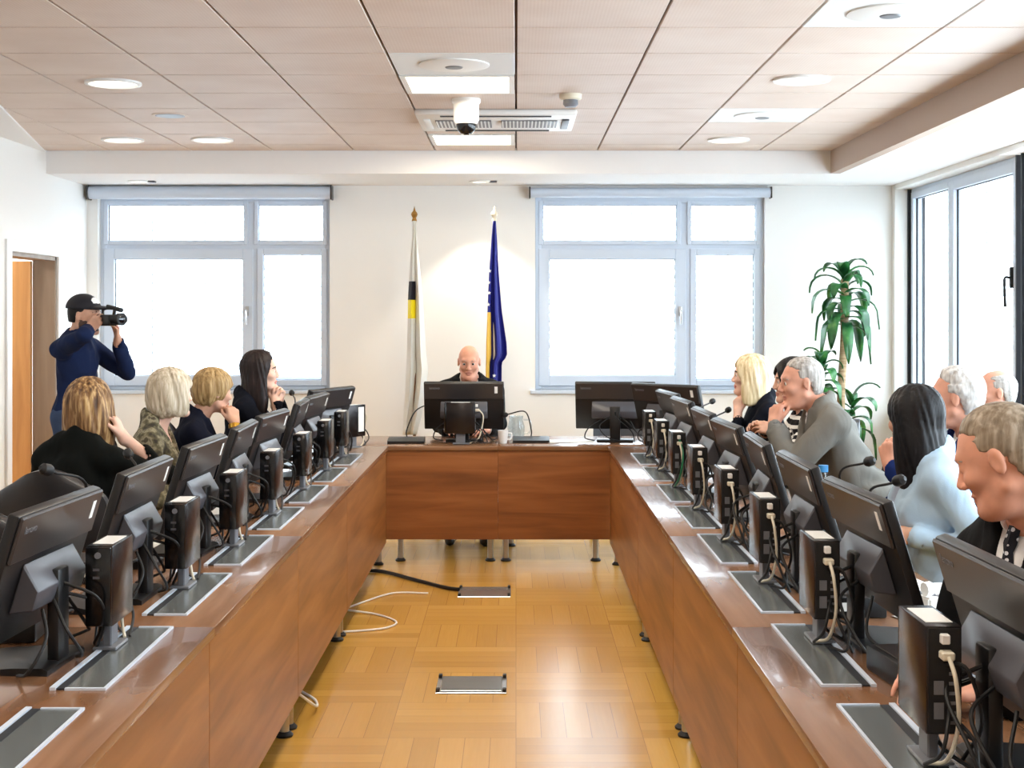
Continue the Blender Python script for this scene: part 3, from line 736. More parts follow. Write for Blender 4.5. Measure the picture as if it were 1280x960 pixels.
cable('short white cable near the closest left table legs', [(-.9, 5.9, .006), (-.83, 5.78, .006), (-.8, 5.6, .03), (-.845, 5.5, .1), (-.87, 5.48, .13)], .0055, M['white'])

# ------------------------------------------------------------------ chairs
def make_chair():
    t = thing('office_chair', '', 'chair', group='black leather conference chairs')
    b = MB(); b.box((-.24, -.25, .40), (.24, .25, .49), .035, 4); b.build('seat', M['leather'], t)
    b = MB(); n = 14
    # curved back shell with rounded top
    rowsn = 24
    gridf = [[None] * (n + 1) for _ in range(rowsn + 1)]; gridb = [[None] * (n + 1) for _ in range(rowsn + 1)]
    for j in range(rowsn + 1):
        v = j / rowsn; z = .48 + .53 * v; hw = .225 * (1 - .42 * max(0, (v - .7) / .3) ** 3.2)
        for i in range(n + 1):
            u = -1 + 2 * i / n; x = -.235 - .11 * v + .05 * u * u - .02 * math.sin(PI * v); th = .028 + .018 * (1 - u * u)
            gridf[j][i] = b.bm.verts.new((x + th, u * hw, z - .06 * u * u * v ** 3)); gridb[j][i] = b.bm.verts.new((x - .018 - .012 * (1 - u * u), u * hw, z - .06 * u * u * v ** 3))
    for j in range(rowsn):
        for i in range(n):
            b.bm.faces.new((gridf[j][i], gridf[j][i + 1], gridf[j + 1][i + 1], gridf[j + 1][i])); b.bm.faces.new((gridb[j][i], gridb[j + 1][i], gridb[j + 1][i + 1], gridb[j][i + 1]))
    for j in range(rowsn):
        for i in (0, n): b.bm.faces.new((gridf[j][i], gridf[j + 1][i], gridb[j + 1][i], gridb[j][i]))
    for i in range(n):
        for j in (0, rowsn): b.bm.faces.new((gridf[j][i], gridf[j][i + 1], gridb[j][i + 1], gridb[j][i]))
    b.build('backrest', M['leather'], t)
    for s in (-1, 1):
        b = MB(); b.tube(spline([(-.16, s * .26, .44), (-.2, s * .285, .52), (-.17, s * .285, .645), (.14, s * .285, .645), (.18, s * .285, .58), (.1, s * .262, .44)], 6), .014, 8); a = b.build('arm_frame', M['steel'], t)
        b = MB(); b.box((-.17, s * .285 - .028, .655), (.15, s * .285 + .028, .685), .011, 3); b.build('arm_pad', M['leather'], a)
    b = MB(); b.tube([(0, 0, .09), (0, 0, .4)], .026, 14); b.build('gas_column', M['steel'], t)
    for k in range(5):
        a = 2 * PI * k / 5 + .3; c, s_ = math.cos(a), math.sin(a)
        b = MB(); b.tube([(.0, 0, .115), (.28 * c, .28 * s_, .08)], [.024, .015], 8); lg = b.build('leg', M['steel'], t)
        b = MB(); b.lathe([(0, -.012), (.022, -.012), (.025, 0), (.022, .012), (0, .012)], 14, (.28 * c, .28 * s_, .0255), 'Y'); b.tube([(.28 * c, .28 * s_, .03), (.28 * c, .28 * s_, .078)], .007, 8); b.build('caster', M['blackm'], lg)
    return t
chair = make_chair(); used3 = [False]
def place_chair(x, y, hd, lab):
    if not used3[0]: used3[0] = True; chair.location = (x, y, 0); chair.rotation_euler = (0, 0, R(hd)); chair['label'] = lab; return
    dup(chair, (x, y, 0), R(hd), lab)

# ------------------------------------------------------------------ people: signed-distance figures meshed by surface nets
class Grid:
    def __init__(s, lo, hi, h):
        s.lo = np.array(lo, float); s.h = h; s.n = np.ceil((np.array(hi) - s.lo) / h).astype(int) + 1
        s.ax = [(s.lo[i] + h * np.arange(s.n[i])).astype(np.float32) for i in range(3)]
        s.d = np.full(s.n, .3, np.float32)
    def sub(s, lo, hi):
        a = np.clip(np.floor((np.array(lo) - s.lo) / s.h).astype(int), 0, s.n); b = np.clip(np.ceil((np.array(hi) - s.lo) / s.h).astype(int) + 1, 0, s.n)
        sl = tuple(slice(int(p), int(q)) for p, q in zip(a, b))
        return sl, (s.ax[0][sl[0]][:, None, None], s.ax[1][sl[1]][None, :, None], s.ax[2][sl[2]][None, None, :])
    def apply(s, fn, lo, hi, k, op='u'):
        pad = k + 3 * s.h
        sl, P = s.sub(np.array(lo) - pad, np.array(hi) + pad)
        if any(q.stop <= q.start for q in sl): return
        v = fn(*P); d = s.d[sl]
        if op == 'u': s.d[sl] = smin(d, v, k)
        else: s.d[sl] = -smin(-d, v, k)        # subtract v
    def cone(s, a, b, ra, rb=None, k=.02, op='u'):
        rb = ra if rb is None else rb; a = np.array(a, float); b = np.array(b, float); m = max(ra, rb)
        s.apply(lambda x, y, z: cone(x, y, z, a, b, ra, rb), np.minimum(a, b) - m, np.maximum(a, b) + m, k, op)
    def ell(s, c, r, k=.02, M3=None, op='u'):
        c = np.array(c, float); m = max(r)
        s.apply(lambda x, y, z: ell(x, y, z, c, r, M3), c - m, c + m, k, op)
def smin(a, b, k):
    if k <= 0: return np.minimum(a, b)
    h = np.maximum(k - np.abs(a - b), 0) / k
    return np.minimum(a, b) - h * h * k * .25
def smax(a, b, k): return -smin(-a, -b, k)
def cone(x, y, z, a, b, ra, rb):
    ba = b - a; L2 = float(ba @ ba) + 1e-12
    px, py, pz = x - a[0], y - a[1], z - a[2]
    t = np.clip((px * ba[0] + py * ba[1] + pz * ba[2]) / L2, 0, 1)
    return np.sqrt((px - ba[0] * t) ** 2 + (py - ba[1] * t) ** 2 + (pz - ba[2] * t) ** 2) - (ra + (rb - ra) * t)
def ell(x, y, z, c, r, M3=None):
    px, py, pz = x - c[0], y - c[1], z - c[2]
    if M3 is not None:
        q = [M3[0][i] * px + M3[1][i] * py + M3[2][i] * pz for i in range(3)]; px, py, pz = q
    k0 = np.sqrt((px / r[0]) ** 2 + (py / r[1]) ** 2 + (pz / r[2]) ** 2); k1 = np.sqrt((px / r[0] ** 2) ** 2 + (py / r[1] ** 2) ** 2 + (pz / r[2] ** 2) ** 2) + 1e-9
    return k0 * (k0 - 1) / k1

def surface_nets(g):
    d = g.d; s = d < 0; n = d.shape
    cnt = np.zeros(tuple(v - 1 for v in n), np.int8)
    for i in (0, 1):
        for j in (0, 1):
            for k in (0, 1): cnt += s[i:n[0] - 1 + i, j:n[1] - 1 + j, k:n[2] - 1 + k]
    act = np.argwhere((cnt > 0) & (cnt < 8))
    idx = np.full(cnt.shape, -1, np.int32); idx[act[:, 0], act[:, 1], act[:, 2]] = np.arange(len(act))
    offs = [(i, j, k) for i in (0, 1) for j in (0, 1) for k in (0, 1)]
    V = np.stack([d[act[:, 0] + o[0], act[:, 1] + o[1], act[:, 2] + o[2]] for o in offs], 1)
    P = np.zeros((len(act), 3)); W = np.zeros(len(act))
    for a in range(8):
        for b_ in range(a + 1, 8):
            if sum(abs(offs[a][q] - offs[b_][q]) for q in range(3)) != 1: continue
            m = (V[:, a] < 0) != (V[:, b_] < 0)
            t = np.where(m, V[:, a] / np.where(m, V[:, a] - V[:, b_], 1), 0)
            pa = np.array(offs[a], float); pb = np.array(offs[b_], float)
            P += np.where(m[:, None], pa + (pb - pa) * t[:, None], 0); W += m
    co_ = g.lo + (act + P / W[:, None]) * g.h
    quads = []
    for ax in range(3):
        o1, o2 = [q for q in range(3) if q != ax]
        sh = list(n); A = [slice(0, v) for v in n]; A[ax] = slice(0, n[ax] - 1); B = [slice(0, v) for v in n]; B[ax] = slice(1, n[ax])
        sa, sb = s[tuple(A)], s[tuple(B)]
        e = np.argwhere(sa != sb)
        e = e[(e[:, o1] > 0) & (e[:, o2] > 0) & (e[:, o1] < n[o1] - 1) & (e[:, o2] < n[o2] - 1)]
        fl = sa[e[:, 0], e[:, 1], e[:, 2]]
        def I(a1, a2):
            q = e.copy(); q[:, o1] -= a1; q[:, o2] -= a2; return idx[q[:, 0], q[:, 1], q[:, 2]]
        Q = np.stack([I(1, 1), I(0, 1), I(0, 0), I(1, 0)], 1)
        if ax == 1: fl = ~fl
        Q[~fl] = Q[~fl][:, ::-1]
        quads.append(Q)
    Q = np.concatenate(quads); Q = Q[(Q >= 0).all(1)]
    return co_, Q
def net_object(name, g, mats, parent, classify=None, attrs=None, relax=1):
    V, Q = surface_nets(g)
    for _ in range(relax):
        S = np.zeros_like(V); C = np.zeros(len(V))
        for a in range(4):
            np.add.at(S, Q[:, a], V[Q[:, (a + 1) % 4]]); np.add.at(C, Q[:, a], 1)
            np.add.at(S, Q[:, a], V[Q[:, (a + 3) % 4]]); np.add.at(C, Q[:, a], 1)
        V = V * .5 + .5 * S / np.maximum(C, 1)[:, None]
    me = bpy.data.meshes.new(name); me.vertices.add(len(V)); me.vertices.foreach_set('co', V.astype(np.float32).ravel())
    me.loops.add(Q.size); me.loops.foreach_set('vertex_index', Q.astype(np.int32).ravel())
    me.polygons.add(len(Q)); me.polygons.foreach_set('loop_start', np.arange(0, Q.size, 4, dtype=np.int32)); me.polygons.foreach_set('loop_total', np.full(len(Q), 4, np.int32))
    for m in mats: me.materials.append(m)
    if classify is not None: me.polygons.foreach_set('material_index', classify(V[Q].mean(1)).astype(np.int32))
    me.polygons.foreach_set('use_smooth', np.ones(len(Q), bool))
    for k, f in (attrs or {}).items():
        a = me.attributes.new(k, 'FLOAT', 'POINT'); a.data.foreach_set('value', f(V).astype(np.float32))
    me.update(calc_edges=True); me.validate()
    o = bpy.data.objects.new(name, me); COL.objects.link(o); o.parent = parent; return o

def unitv(v): v = np.array(v, float); return v / (np.linalg.norm(v) + 1e-12)
def head_frame(yaw, pitch, roll=0.):
    """columns forward, left, up; pitch>0 looks up"""
    m = Matrix.Rotation(yaw, 3, 'Z') @ Matrix.Rotation(-pitch, 3, 'Y') @ Matrix.Rotation(roll, 3, 'X')
    return np.array(m)
A_ = lambda *v: np.array(v, float)
def head_sdf(x, y, z, male=True, lid=0., jowl=False):
    d = ell(x, y, z, (-.012, 0, .03), (.098, .076, .088))
    d = smin(d, ell(x, y, z, (.03, 0, -.028), (.062, .06, .086)), .03)
    for s in (-1, 1):
        d = smin(d, cone(x, y, z, A_(.0, s * .05, -.06), A_(.068, s * .018, -.098), .022, .018), .025)
        d = smin(d, ell(x, y, z, (.062, s * .04, -.022), (.026, .024, .022)), .02)
    d = smin(d, ell(x, y, z, (.08, 0, -.1), (.018, .022, .016)), .02)
    d = smin(d, cone(x, y, z, A_(.078, -.034, .03), A_(.078, .034, .03), .012 if male else .009, .012 if male else .009), .02)
    for s in (-1, 1):
        d = -smin(-d, ell(x, y, z, (.1, s * .032, .006), (.018, .018, .012)), .014)
        d = smin(d, ell(x, y, z, (.077, s * .032, .007), (.012 + lid, .015 + lid, .0105 + lid)), .004)     # lids over the eyeball
    if jowl: d = smin(d, ell(x, y, z, (.03, 0, -.1), (.05, .05, .03)), .03)
    nl = .98 if male else .82
    d = smin(d, cone(x, y, z, A_(.088, 0, .014), A_(.088 + .022 * nl, 0, -.026), .0075, .012 * nl), .012)
    for s in (-1, 1): d = smin(d, ell(x, y, z, (.1, s * .012, -.032), (.011, .008, .008)), .006)
    d = smin(d, ell(x, y, z, (.087, 0, -.058), (.013, .026, .0065)), .006)
    d = smin(d, ell(x, y, z, (.085, 0, -.0705), (.013, .022, .0075)), .006)
    d = -smin(-d, ell(x, y, z, (.099, 0, -.0645), (.009, .02, .0016)), .003)
    for s in (-1, 1):
        e = ell(x, y, z, (-.008, s * .079, -.004), (.0175, .009, .032))
        e = -smin(-e, ell(x, y, z, (-.002, s * .09, -.002), (.012, .008, .022)), .004)
        d = smin(d, e, .006)
    return d
def strand(x, y, z, n, amp, tw=8.):
    a = np.arctan2(y, x + .02); return amp * np.sin(a * n + tw * z * 3 + 2.2 * np.sin(a * 5 + z * 14)) * np.clip((z + .4) * 3, 0, 1)
def hair_sdf(x, y, z, kind):
    sc_ = ell(x, y, z, (-.014, 0, .034), (.108, .086, .096))
    if kind in ('short', 'balding', 'curly', 'crew'):
        ay = np.abs(y)
        skull = smin(ell(x, y, z, (-.012, 0, .03), (.098, .076, .088)), ell(x, y, z, (-.05, 0, -.03), (.05, .058, .06)), .03)
        # front limit of the hair: beside the ear, up the temple, over the forehead
        front = np.interp(z + 0 * x, [-.08, -.03, .0, .03, .055, .075, .1, .13], [-.045, -.035, -.022, .022, .03, .05, .075, .1]) - np.clip((ay - .03) * .5, 0, .03) * (z > .06)
        cut = smax(x - front, -(z + (.04 if kind == 'crew' else .07)) + 0 * x, .012)
        cut = cut + .005 * np.sin(y * 170 + z * 60) * np.sin(z * 110 + x * 70)
        if kind == 'balding': cut = smax(cut, -ell(x, y, z, (.02, 0, .12), (.11, .058, .07)), .015)
        full = {'short': .0075, 'balding': .006, 'curly': .02, 'crew': .003}[kind]
        d = skull - .001 - full * np.clip(-cut / .045, 0, 1) ** .7 * (.65 + .35 * np.clip(z / .08, 0, 1))
        d = smax(d, cut, .006)
        if kind == 'curly': return d + .0035 * np.sin(x * 190 + 40 * z) * np.sin(y * 170 + 30 * x) * np.sin(z * 160 + 50 * y)
        return d + .0012 * np.sin(x * 60 + y * 260 + 30 * np.sin(z * 30)) + .0008 * np.sin(y * 420 + x * 90)
    if kind == 'cap': return sc_
    if kind == 'bob':       # chin length, full
        d = sc_ - .014
        d = smin(d, ell(x, y, z, (-.04, 0, -.03), (.088, .1, .105)), .03)
        for s in (-1, 1): d = smin(d, ell(x, y, z, (.012, s * .075, -.045), (.05, .028, .075)), .02)
        d = smax(d, -(z + .125), .02)
    elif kind == 'crew': d = sc_
    elif kind == 'crop':    # short layered woman's cut
        d = sc_ - .012
        d = smin(d, ell(x, y, z, (-.05, 0, -.01), (.07, .085, .09)), .03)
        d = smax(d, -(z + .09) - .25 * (x + .05), .02)
    elif kind == 'shoulder':
        d = sc_ - .014
        d = smin(d, ell(x, y, z, (-.05, 0, -.06), (.08, .105, .15)), .03)
        for s in (-1, 1): d = smin(d, ell(x, y, z, (.0, s * .085, -.1), (.06, .03, .14)), .025)
        d = smax(d, -(z + .18), .02)
    else:                   # long
        d = sc_ - .01
        d = smin(d, ell(x, y, z, (-.055, 0, -.1), (.065, .1, .22)), .03)
        for s in (-1, 1): d = smin(d, ell(x, y, z, (-.01, s * .082, -.12), (.055, .028, .2)), .025)
        d = smax(d, -(z + .34), .03)
    # open the face
    fr = {'crop': (.1, .066, .105, -.03), 'bob': (.09, .066, .108, -.025), 'shoulder': (.097, .068, .12, -.015), 'long': (.1, .068, .13, .0)}[kind]
    d = smax(d, -ell(x, y, z, (.105, 0, fr[3]), fr[:3]), .014)
    a = np.arctan2(y, x + .02)
    return d + strand(x, y, z, 17, .0022) + .0013 * np.sin(a * 61 + 3 * np.sin(z * 25)) + (.0006 if kind == 'long' else .003) * np.sin(a * 7 + z * 22)

def hand_sdf(x, y, z, t, curl, spread=1.):
    """fingers along +x, thumb towards +y*t, back of the hand +z"""
    d = cone(x, y, z, A_(-.02, 0, 0), A_(.012, 0, 0), .026, .024)
    fl = [(.078, .0085), (.086, .009), (.08, .0088), (.062, .0076)]
    for i in range(4):
        yy = t * (.031 - .0205 * i); d = smin(d, cone(x, y, z, A_(.008, yy * .62, 0), A_(.084 - (.006 if i in (0, 3) else 0) - (.006 if i == 3 else 0), yy, 0), .0145, .0115), .012)
    f = None
    for i in range(4):
        L, r = fl[i]; yy = t * (.031 - .0205 * i); sp = t * (.11 - .075 * i) * spread; a = 0.; p = A_(.082 - (.006 if i in (0, 3) else 0) - (.006 if i == 3 else 0), yy, 0)
        for j, (q, cu) in enumerate(((.45, curl * .75), (.32, curl), (.23, curl * .7))):
            a += cu; dv = A_(math.cos(a) * math.cos(sp), math.sin(sp) * math.cos(a), -math.sin(a)); e = p + dv * L * q
            c = cone(x, y, z, p, e, r * (1 - .1 * j), r * (.9 - .1 * j)); f = c if f is None else np.minimum(f, c); p = e
    d = smin(d, f, .005)
    p0, p1, p2, p3 = A_(.012, t * .016, -.006), A_(.044, t * .044, -.016), A_(.066, t * .052, -.026), A_(.086, t * .048, -.034)
    th = np.minimum(np.minimum(cone(x, y, z, p0, p1, .016, .0115), cone(x, y, z, p1, p2, .0108, .0098)), cone(x, y, z, p2, p3, .0096, .0078))
    return smin(d, th, .01)

def person(label, head, heading, *, lean=8., side=0., yaw=0., pitch=0., male=True, hair='short', hairm=None, skin=None, lipm=None, top=None, shirt=None, vneck=None, tie=None,
           trousers=None, hands=None, elbows=None, bulk=1., standing=False, sleeve=1., headfwd=.05, browm=None, vox=.0055, stubble=None, stand_z=.93, twist=0., shoulder_up=(0, 0), armscale=1., neck_len=.135, cuff=None, collar=None, tops=None, lapel=False, wrinkle=.0075, detail_face=True):
    """head: world centre of the head; hands: {'L':(wrist local xyz, finger dir, back-of-hand normal, curl)} with z absolute"""
    hx, hy, hz = head
    lr = R(lean); u = A_(math.sin(lr), math.sin(R(side)), math.cos(lr)); u = unitv(u); TL = .49
    hipz_rel = 0.
    neck0 = u * TL                                      # base of neck relative to the hip
    Hrel = neck0 + A_(headfwd + math.sin(lr) * .1, math.sin(R(side)) * .1, neck_len)
    hipz = hz - Hrel[2]
    hip = A_(0, 0, hipz); N = hip + neck0; Hc = hip + Hrel
    ca, sa = math.cos(R(heading)), math.sin(R(heading))
    rx = hx - (Hc[0] * ca - Hc[1] * sa); ry = hy - (Hc[0] * sa + Hc[1] * ca)
    t = thing('person', label, 'person', (rx, ry, 0), R(heading))
    tw = R(twist); lf = A_(-math.sin(tw), math.cos(tw), 0); fw = np.cross(lf, u); fw = unitv(fw)
    sw = (.175 if male else .152) * bulk ** .5
    TM = np.stack([fw, lf, u], 1)      # torso frame columns
    def tp(f, l, up): return hip + fw * f + lf * l + u * up
    S = {s: tp(-.005, k * sw, TL - .07 + shoulder_up[i]) for i, (s, k) in enumerate((('L', 1), ('R', -1)))}
    ua, fa = .285 * armscale, .25 * armscale
    arms = {}
    for s, k in (('L', 1), ('R', -1)):
        w, fd, bn, cu = hands[s]; w = A_(*w); sh = S[s]
        v = w - sh; L = np.linalg.norm(v)
        if L > (ua + fa) * .995: w = sh + v / L * (ua + fa) * .995; v = w - sh; L = np.linalg.norm(v)
        a = (ua * ua - fa * fa + L * L) / (2 * L); h = math.sqrt(max(ua * ua - a * a, 0))
        hint = A_(*(elbows.get(s) if elbows and s in elbows else (-.2, k * .5, -1)))
        pd = hint - v * (hint @ v) / (L * L); pd = unitv(pd)
        arms[s] = (sh, sh + v / L * a + pd * h, w, unitv(fd), bn, cu)
    HM = head_frame(R(yaw), R(pitch))
    # --- skin body
    lo = A_(-.3, -.5, hipz - .16); hi = A_(.75, .5, Hc[2] + .16)
    pts = [Hc] + [p for s in arms for p in arms[s][:3]] + [arms[s][2] + arms[s][3] * .2 for s in arms]
    lo = np.minimum(lo * A_(0, 0, 1) + A_(9, 9, 0), np.min(pts, 0) - .14); hi = np.maximum(A_(-9, -9, hi[2]), np.max(pts, 0) + .14)
    lo = np.minimum(lo, hip - A_(.22, .24, .14)); hi = np.maximum(hi, hip + A_(.22, .24, 0))
    lo[2] = hipz - .14
    def torso(g, off, k=.05, lower=True):
        bs = bulk
        g.ell(tp(.0, 0, .02), (.125 * bs + off, .165 * bs + off, .12), k, TM)
        g.ell(tp(.012 * bs, 0, .17), (.105 * bs + off, .145 * bs + off, .16), k, TM)
        g.ell(tp(.008, 0, .335), (.108 * bs ** .5 + off, .158 * bs ** .5 + off, .155 + off), k, TM)
        for s, kk in (('L', 1), ('R', -1)):
            g.cone(tp(-.02, kk * .02, TL + .015), S[s], .048 + off, .054 + off, .05)
            if not male: g.ell(tp(.085 * bs ** .5, kk * .065, .31), (.055 + off, .06 + off, .06 + off), .04, TM)
    g = Grid(lo, hi, vox)
    torso(g, -.018)
    g.cone(N + fw * .0 - u * .03, Hc + HM @ A_(-.025, 0, -.055), .054 if male else .047, .052 if male else .045, .03)
    rr = 1. if male else .86
    for s in arms:
        sh, el, w, fd, bn, cu = arms[s]
        g.cone(sh, el, .046 * rr, .037 * rr, .03); g.cone(el, w, .038 * rr, .026 * rr, .015)
    hs = .97 if male else .9
    def headf(x, y, z):
        px, py, pz = x - Hc[0], y - Hc[1], z - Hc[2]
        q = [HM[0][i] * px + HM[1][i] * py + HM[2][i] * pz for i in range(3)]
        return head_sdf(q[0] / hs, q[1] / hs, q[2] / hs, male, 0. if detail_face else .0022, male and bulk > 1.05) * hs
    g.apply(headf, Hc - .15, Hc + .15, .02)
    hand_frames = {}
    for s, k in (('L', 1), ('R', -1)):
        sh, el, w, fd, bn, cu = arms[s]
        zz = A_(*bn); zz = unitv(zz - fd * (zz @ fd)); yy = np.cross(zz, fd); HMn = np.stack([fd, yy, zz], 1); hand_frames[s] = (w, HMn)
        tsg = 1 if s == 'R' else -1; hk = 1. if male else .9
        def hf(x, y, z, w=w, HMn=HMn, tsg=tsg, cu=cu):
            px, py, pz = x - w[0], y - w[1], z - w[2]
            q = [(HMn[0][i] * px + HMn[1][i] * py + HMn[2][i] * pz) / hk for i in range(3)]
            return hand_sdf(q[0], q[1], q[2], tsg, cu) * hk
        g.apply(hf, w - .2, w + .2, .008)
    def cls(c):
        q = (c - Hc) @ HM / hs; r = np.zeros(len(c), int)
        lip = ((q[:, 1] / .026) ** 2 + ((q[:, 2] + .0645) / .0135) ** 2 < 1) & (q[:, 0] > .084); r[lip] = 1
        if stubble is not None:
            bd = (q[:, 2] < -.028 - .3 * np.clip(q[:, 0] - .03, 0, 1)) & (q[:, 0] > -.005) & (np.linalg.norm(q, axis=1) < .135) & (np.abs(q[:, 1]) < .078) & (q[:, 2] > -.125) & ~lip & ~((q[:, 2] > -.052) & (np.abs(q[:, 1]) < .04) & (q[:, 2] > -.045)); r[bd] = 2
        return r
    body = net_object('body', g, [skin, lipm or skin] + ([stubble] if stubble else []), t, cls)
    # --- eyes and brows
    if detail_face:
        for k in (-1, 1):
            b = MB(); b.sphere((0, 0, 0), .0122 * hs, 14, 10)
            for f in b.bm.faces: f.material_index = 1 if f.calc_center_median().x > .0094 * hs else 0
            e = b.build('eye', [M['eyewhite'], M['iris']], t); e.matrix_local = Matrix.Translation(Vector(Hc + HM @ (A_(.0785, k * .032, .005) * hs))) @ Matrix(HM.tolist()).to_4x4()
    if True:
        b = MB()
        for k in (-1, 1):
            b.tube([Hc + HM @ (A_(*p) * hs) for p in ((.088, k * .014, .026), (.0905, k * .026, .031), (.083, k * .042, .029), (.072, k * .05, .023))], [.003, .0042, .004, .002], 6)
        b.build('eyebrows', browm or M['brow'], t)
    # --- hair
    if hair:
        hg = Grid(Hc - A_(.24, .24, .42), Hc + A_(.24, .24, .2), .005)
        def hfn(x, y, z):
            px, py, pz = x - Hc[0], y - Hc[1], z - Hc[2]
            q = [(HM[0][i] * px + HM[1][i] * py + HM[2][i] * pz) / hs for i in range(3)]
            return hair_sdf(q[0], q[1], q[2], hair) * hs
        hg.d[:] = hfn(hg.ax[0][:, None, None], hg.ax[1][None, :, None], hg.ax[2][None, None, :])
        net_object('hair', hg, [hairm], t)
    # --- upper garment
    def noise(x, y, z):
        return wrinkle * (.8 * np.sin(31 * x + 17 * z + 2 * np.sin(23 * y)) * np.sin(27 * y - 13 * z + 1.) + .55 * np.sin(58 * z + 24 * x - 16 * y + 2.5 * np.sin(19 * x + 3.)) * np.clip(np.sin(9 * y + 7 * x + 1.) + .3, 0, 1))
    def garment(off, neck_cut, open_v, slv, vx):
        gg = Grid(lo - .03, hi + .03, vx)
        torso(gg, off)
        for s in arms:
            sh, el, w, fd, bn, cu = arms[s]
            gg.cone(sh, el, .06 * rr * bulk ** .5 + off * .6, .05 * rr + off * .6, .02)
            e2 = el + (w - el) * slv
            gg.cone(el, e2, .05 * rr + off * .6, (.05 - .012 * slv) * rr + off * .6, .01)
        if lapel and off > .001:      # stand of the collar round the back of the neck
            ax_ = unitv(Hc + HM @ A_(-.025, 0, -.055) - N)
            gg.cone(N - u * .03, N + ax_ * .035, .088 if male else .078, .074 if male else .064, .012)
        X, Y, Z = gg.ax[0][:, None, None], gg.ax[1][None, :, None], gg.ax[2][None, None, :]
        gg.d += noise(X, Y, Z).astype(np.float32)
        # neckline
        gg.cone(N + u * .0, N + (Hc - N) * .9 + A_(0, 0, .05), neck_cut, neck_cut + .012, .012, op='s')
        if open_v:
            wt, zb = open_v       # half width at the neck, distance of the point above the hip
            px, py, pz = X - hip[0], Y - hip[1], Z - hip[2]
            f_ = px * fw[0] + py * fw[1] + pz * fw[2]; l_ = px * lf[0] + py * lf[1] + pz * lf[2]; u_ = px * u[0] + py * u[1] + pz * u[2]
            wv = wt * np.clip((u_ - zb) / (TL - zb), 0, 1.3)
            cutd = np.maximum(np.maximum(np.abs(l_) - wv, -(f_ - .02)), zb - u_)
            gg.d = -smin(-gg.d, cutd.astype(np.float32), .008)
            if lapel:
                lw = np.where(u_ < TL - .13, .055, .04) * np.clip((u_ - zb) / .12, 0, 1)
                band = np.clip((wv + lw - np.abs(l_)) / .006, 0, 1) * (f_ > .0) * (u_ > zb) * (u_ < TL + .02)
                gg.d = gg.d - (.0065 * band).astype(np.float32)
            # crease of the closed front below the opening and side pocket flaps
            gg.d = gg.d + (.004 * np.exp(-(l_ / .004) ** 2) * (u_ < zb) * (f_ > 0)).astype(np.float32)
        # cut open sleeves flat at the wrist
        for s in arms:
            sh, el, w, fd, bn, cu = arms[s]; ax_ = unitv(w - el); e2 = el + (w - el) * slv
            gg.cone(e2 - ax_ * .02, e2 + ax_ * .12, .033 * rr, .033 * rr, .004, op='s') if slv < .99 else gg.cone(e2 + ax_ * .005, e2 + ax_ * .1, .06, .06, .004, op='s')
        return gg
    def along(V):
        best = np.full(len(V), 9.); val_ = np.zeros(len(V))
        for (a, b_, o_) in [(x[0], x[1], 0) for x in arms.values()] + [(x[1], x[2], .285) for x in arms.values()]:
            ba = b_ - a; tt = np.clip((V - a) @ ba / (ba @ ba), 0, 1); dd = np.linalg.norm(V - a - tt[:, None] * ba, axis=1); m = dd < best; best[m] = dd[m]; val_[m] = (tt * np.linalg.norm(ba))[m] + o_
        tor = ((V - hip) @ u); m = best > .085; val_[m] = TL - tor[m]
        return val_
    if shirt is not None:
        g2 = garment(-.004, .058 if male else .055, None, .6, .008); net_object('shirt', g2, [shirt], t, relax=1)
    g3 = garment(.01 if shirt is not None else .002, .066 if (shirt is not None) else (.06 if male else .062), vneck, sleeve, .007)
    net_object(tops or 'jacket', g3, [top], t, attrs={'along': along}, relax=1)
    if collar is not None:     # folded shirt collar
        cg = Grid(N - .14, N + .16, .005)
        ax_ = unitv(Hc + HM @ A_(-.025, 0, -.055) - N)
        cg.cone(N + ax_ * .012, N + ax_ * .058, .072, .062, .0); cg.cone(N - ax_ * .05, N + ax_ * .12, .0585, .0545, .003, op='s')
        cg.cone(N + ax_ * .066, N + ax_ * .2, .09, .09, .003, op='s'); cg.cone(N + fw * .05 - u * .06, N + fw * .2 + u * .02, .02, .05, .004, op='s')
        net_object('collar', cg, [collar], t)
    if tie is not None:
        b = MB(); pr = []
        for (up, hw, f_) in ((TL - .0, .017, .062), (TL - .035, .02, .09), (TL - .05, .014, .1), (TL - .12, .026, .128), (TL - .22, .034, .132 * bulk), (TL - .32, .038, .135 * bulk), (TL - .36, .004, .136 * bulk)):
            pr.append([tp(f_ - .006, -hw, up), tp(f_ + .004, 0, up), tp(f_ - .006, hw, up), tp(f_ - .016, 0, up)])
        vs = [[b.bm.verts.new(p) for p in r] for r in pr]
        for a, c in zip(vs, vs[1:]):
            for i in range(4): b.bm.faces.new((a[i], a[(i + 1) % 4], c[(i + 1) % 4], c[i]))
        b.bm.faces.new(vs[0]); b.bm.faces.new(vs[-1][::-1]); b.build('tie', tie, t)
    if cuff is not None:
        for s in arms:
            sh, el, w, fd, bn, cu = arms[s]; a = unitv(w - el); q = el + (w - el) * sleeve
            b = MB(); b.tube([q - a * .03, q + a * .0, q + a * .016], [.034 * rr, .0345 * rr, .0335 * rr], 18); b.build('cuff', cuff, t)
    # --- trousers and shoes
    tg_h = .011
    if standing:
        kn = {k: A_(.02, k * .1, hipz * .52) for k in (1, -1)}; an = {k: A_(-.01, k * .12, .09) for k in (1, -1)}
    else:
        kn = {k: A_(.40, k * .11, min(hipz - .02, .53)) for k in (1, -1)}; an = {k: A_(.34, k * .12, .1) for k in (1, -1)}
    tl = np.minimum(A_(-.2, -.24, .03), 0); gT = Grid(A_(-.22, -.27, .02), A_(.52, .27, hipz + .16), tg_h)
    gT.ell(hip, (.13 * bulk, .172 * bulk, .115), .05)
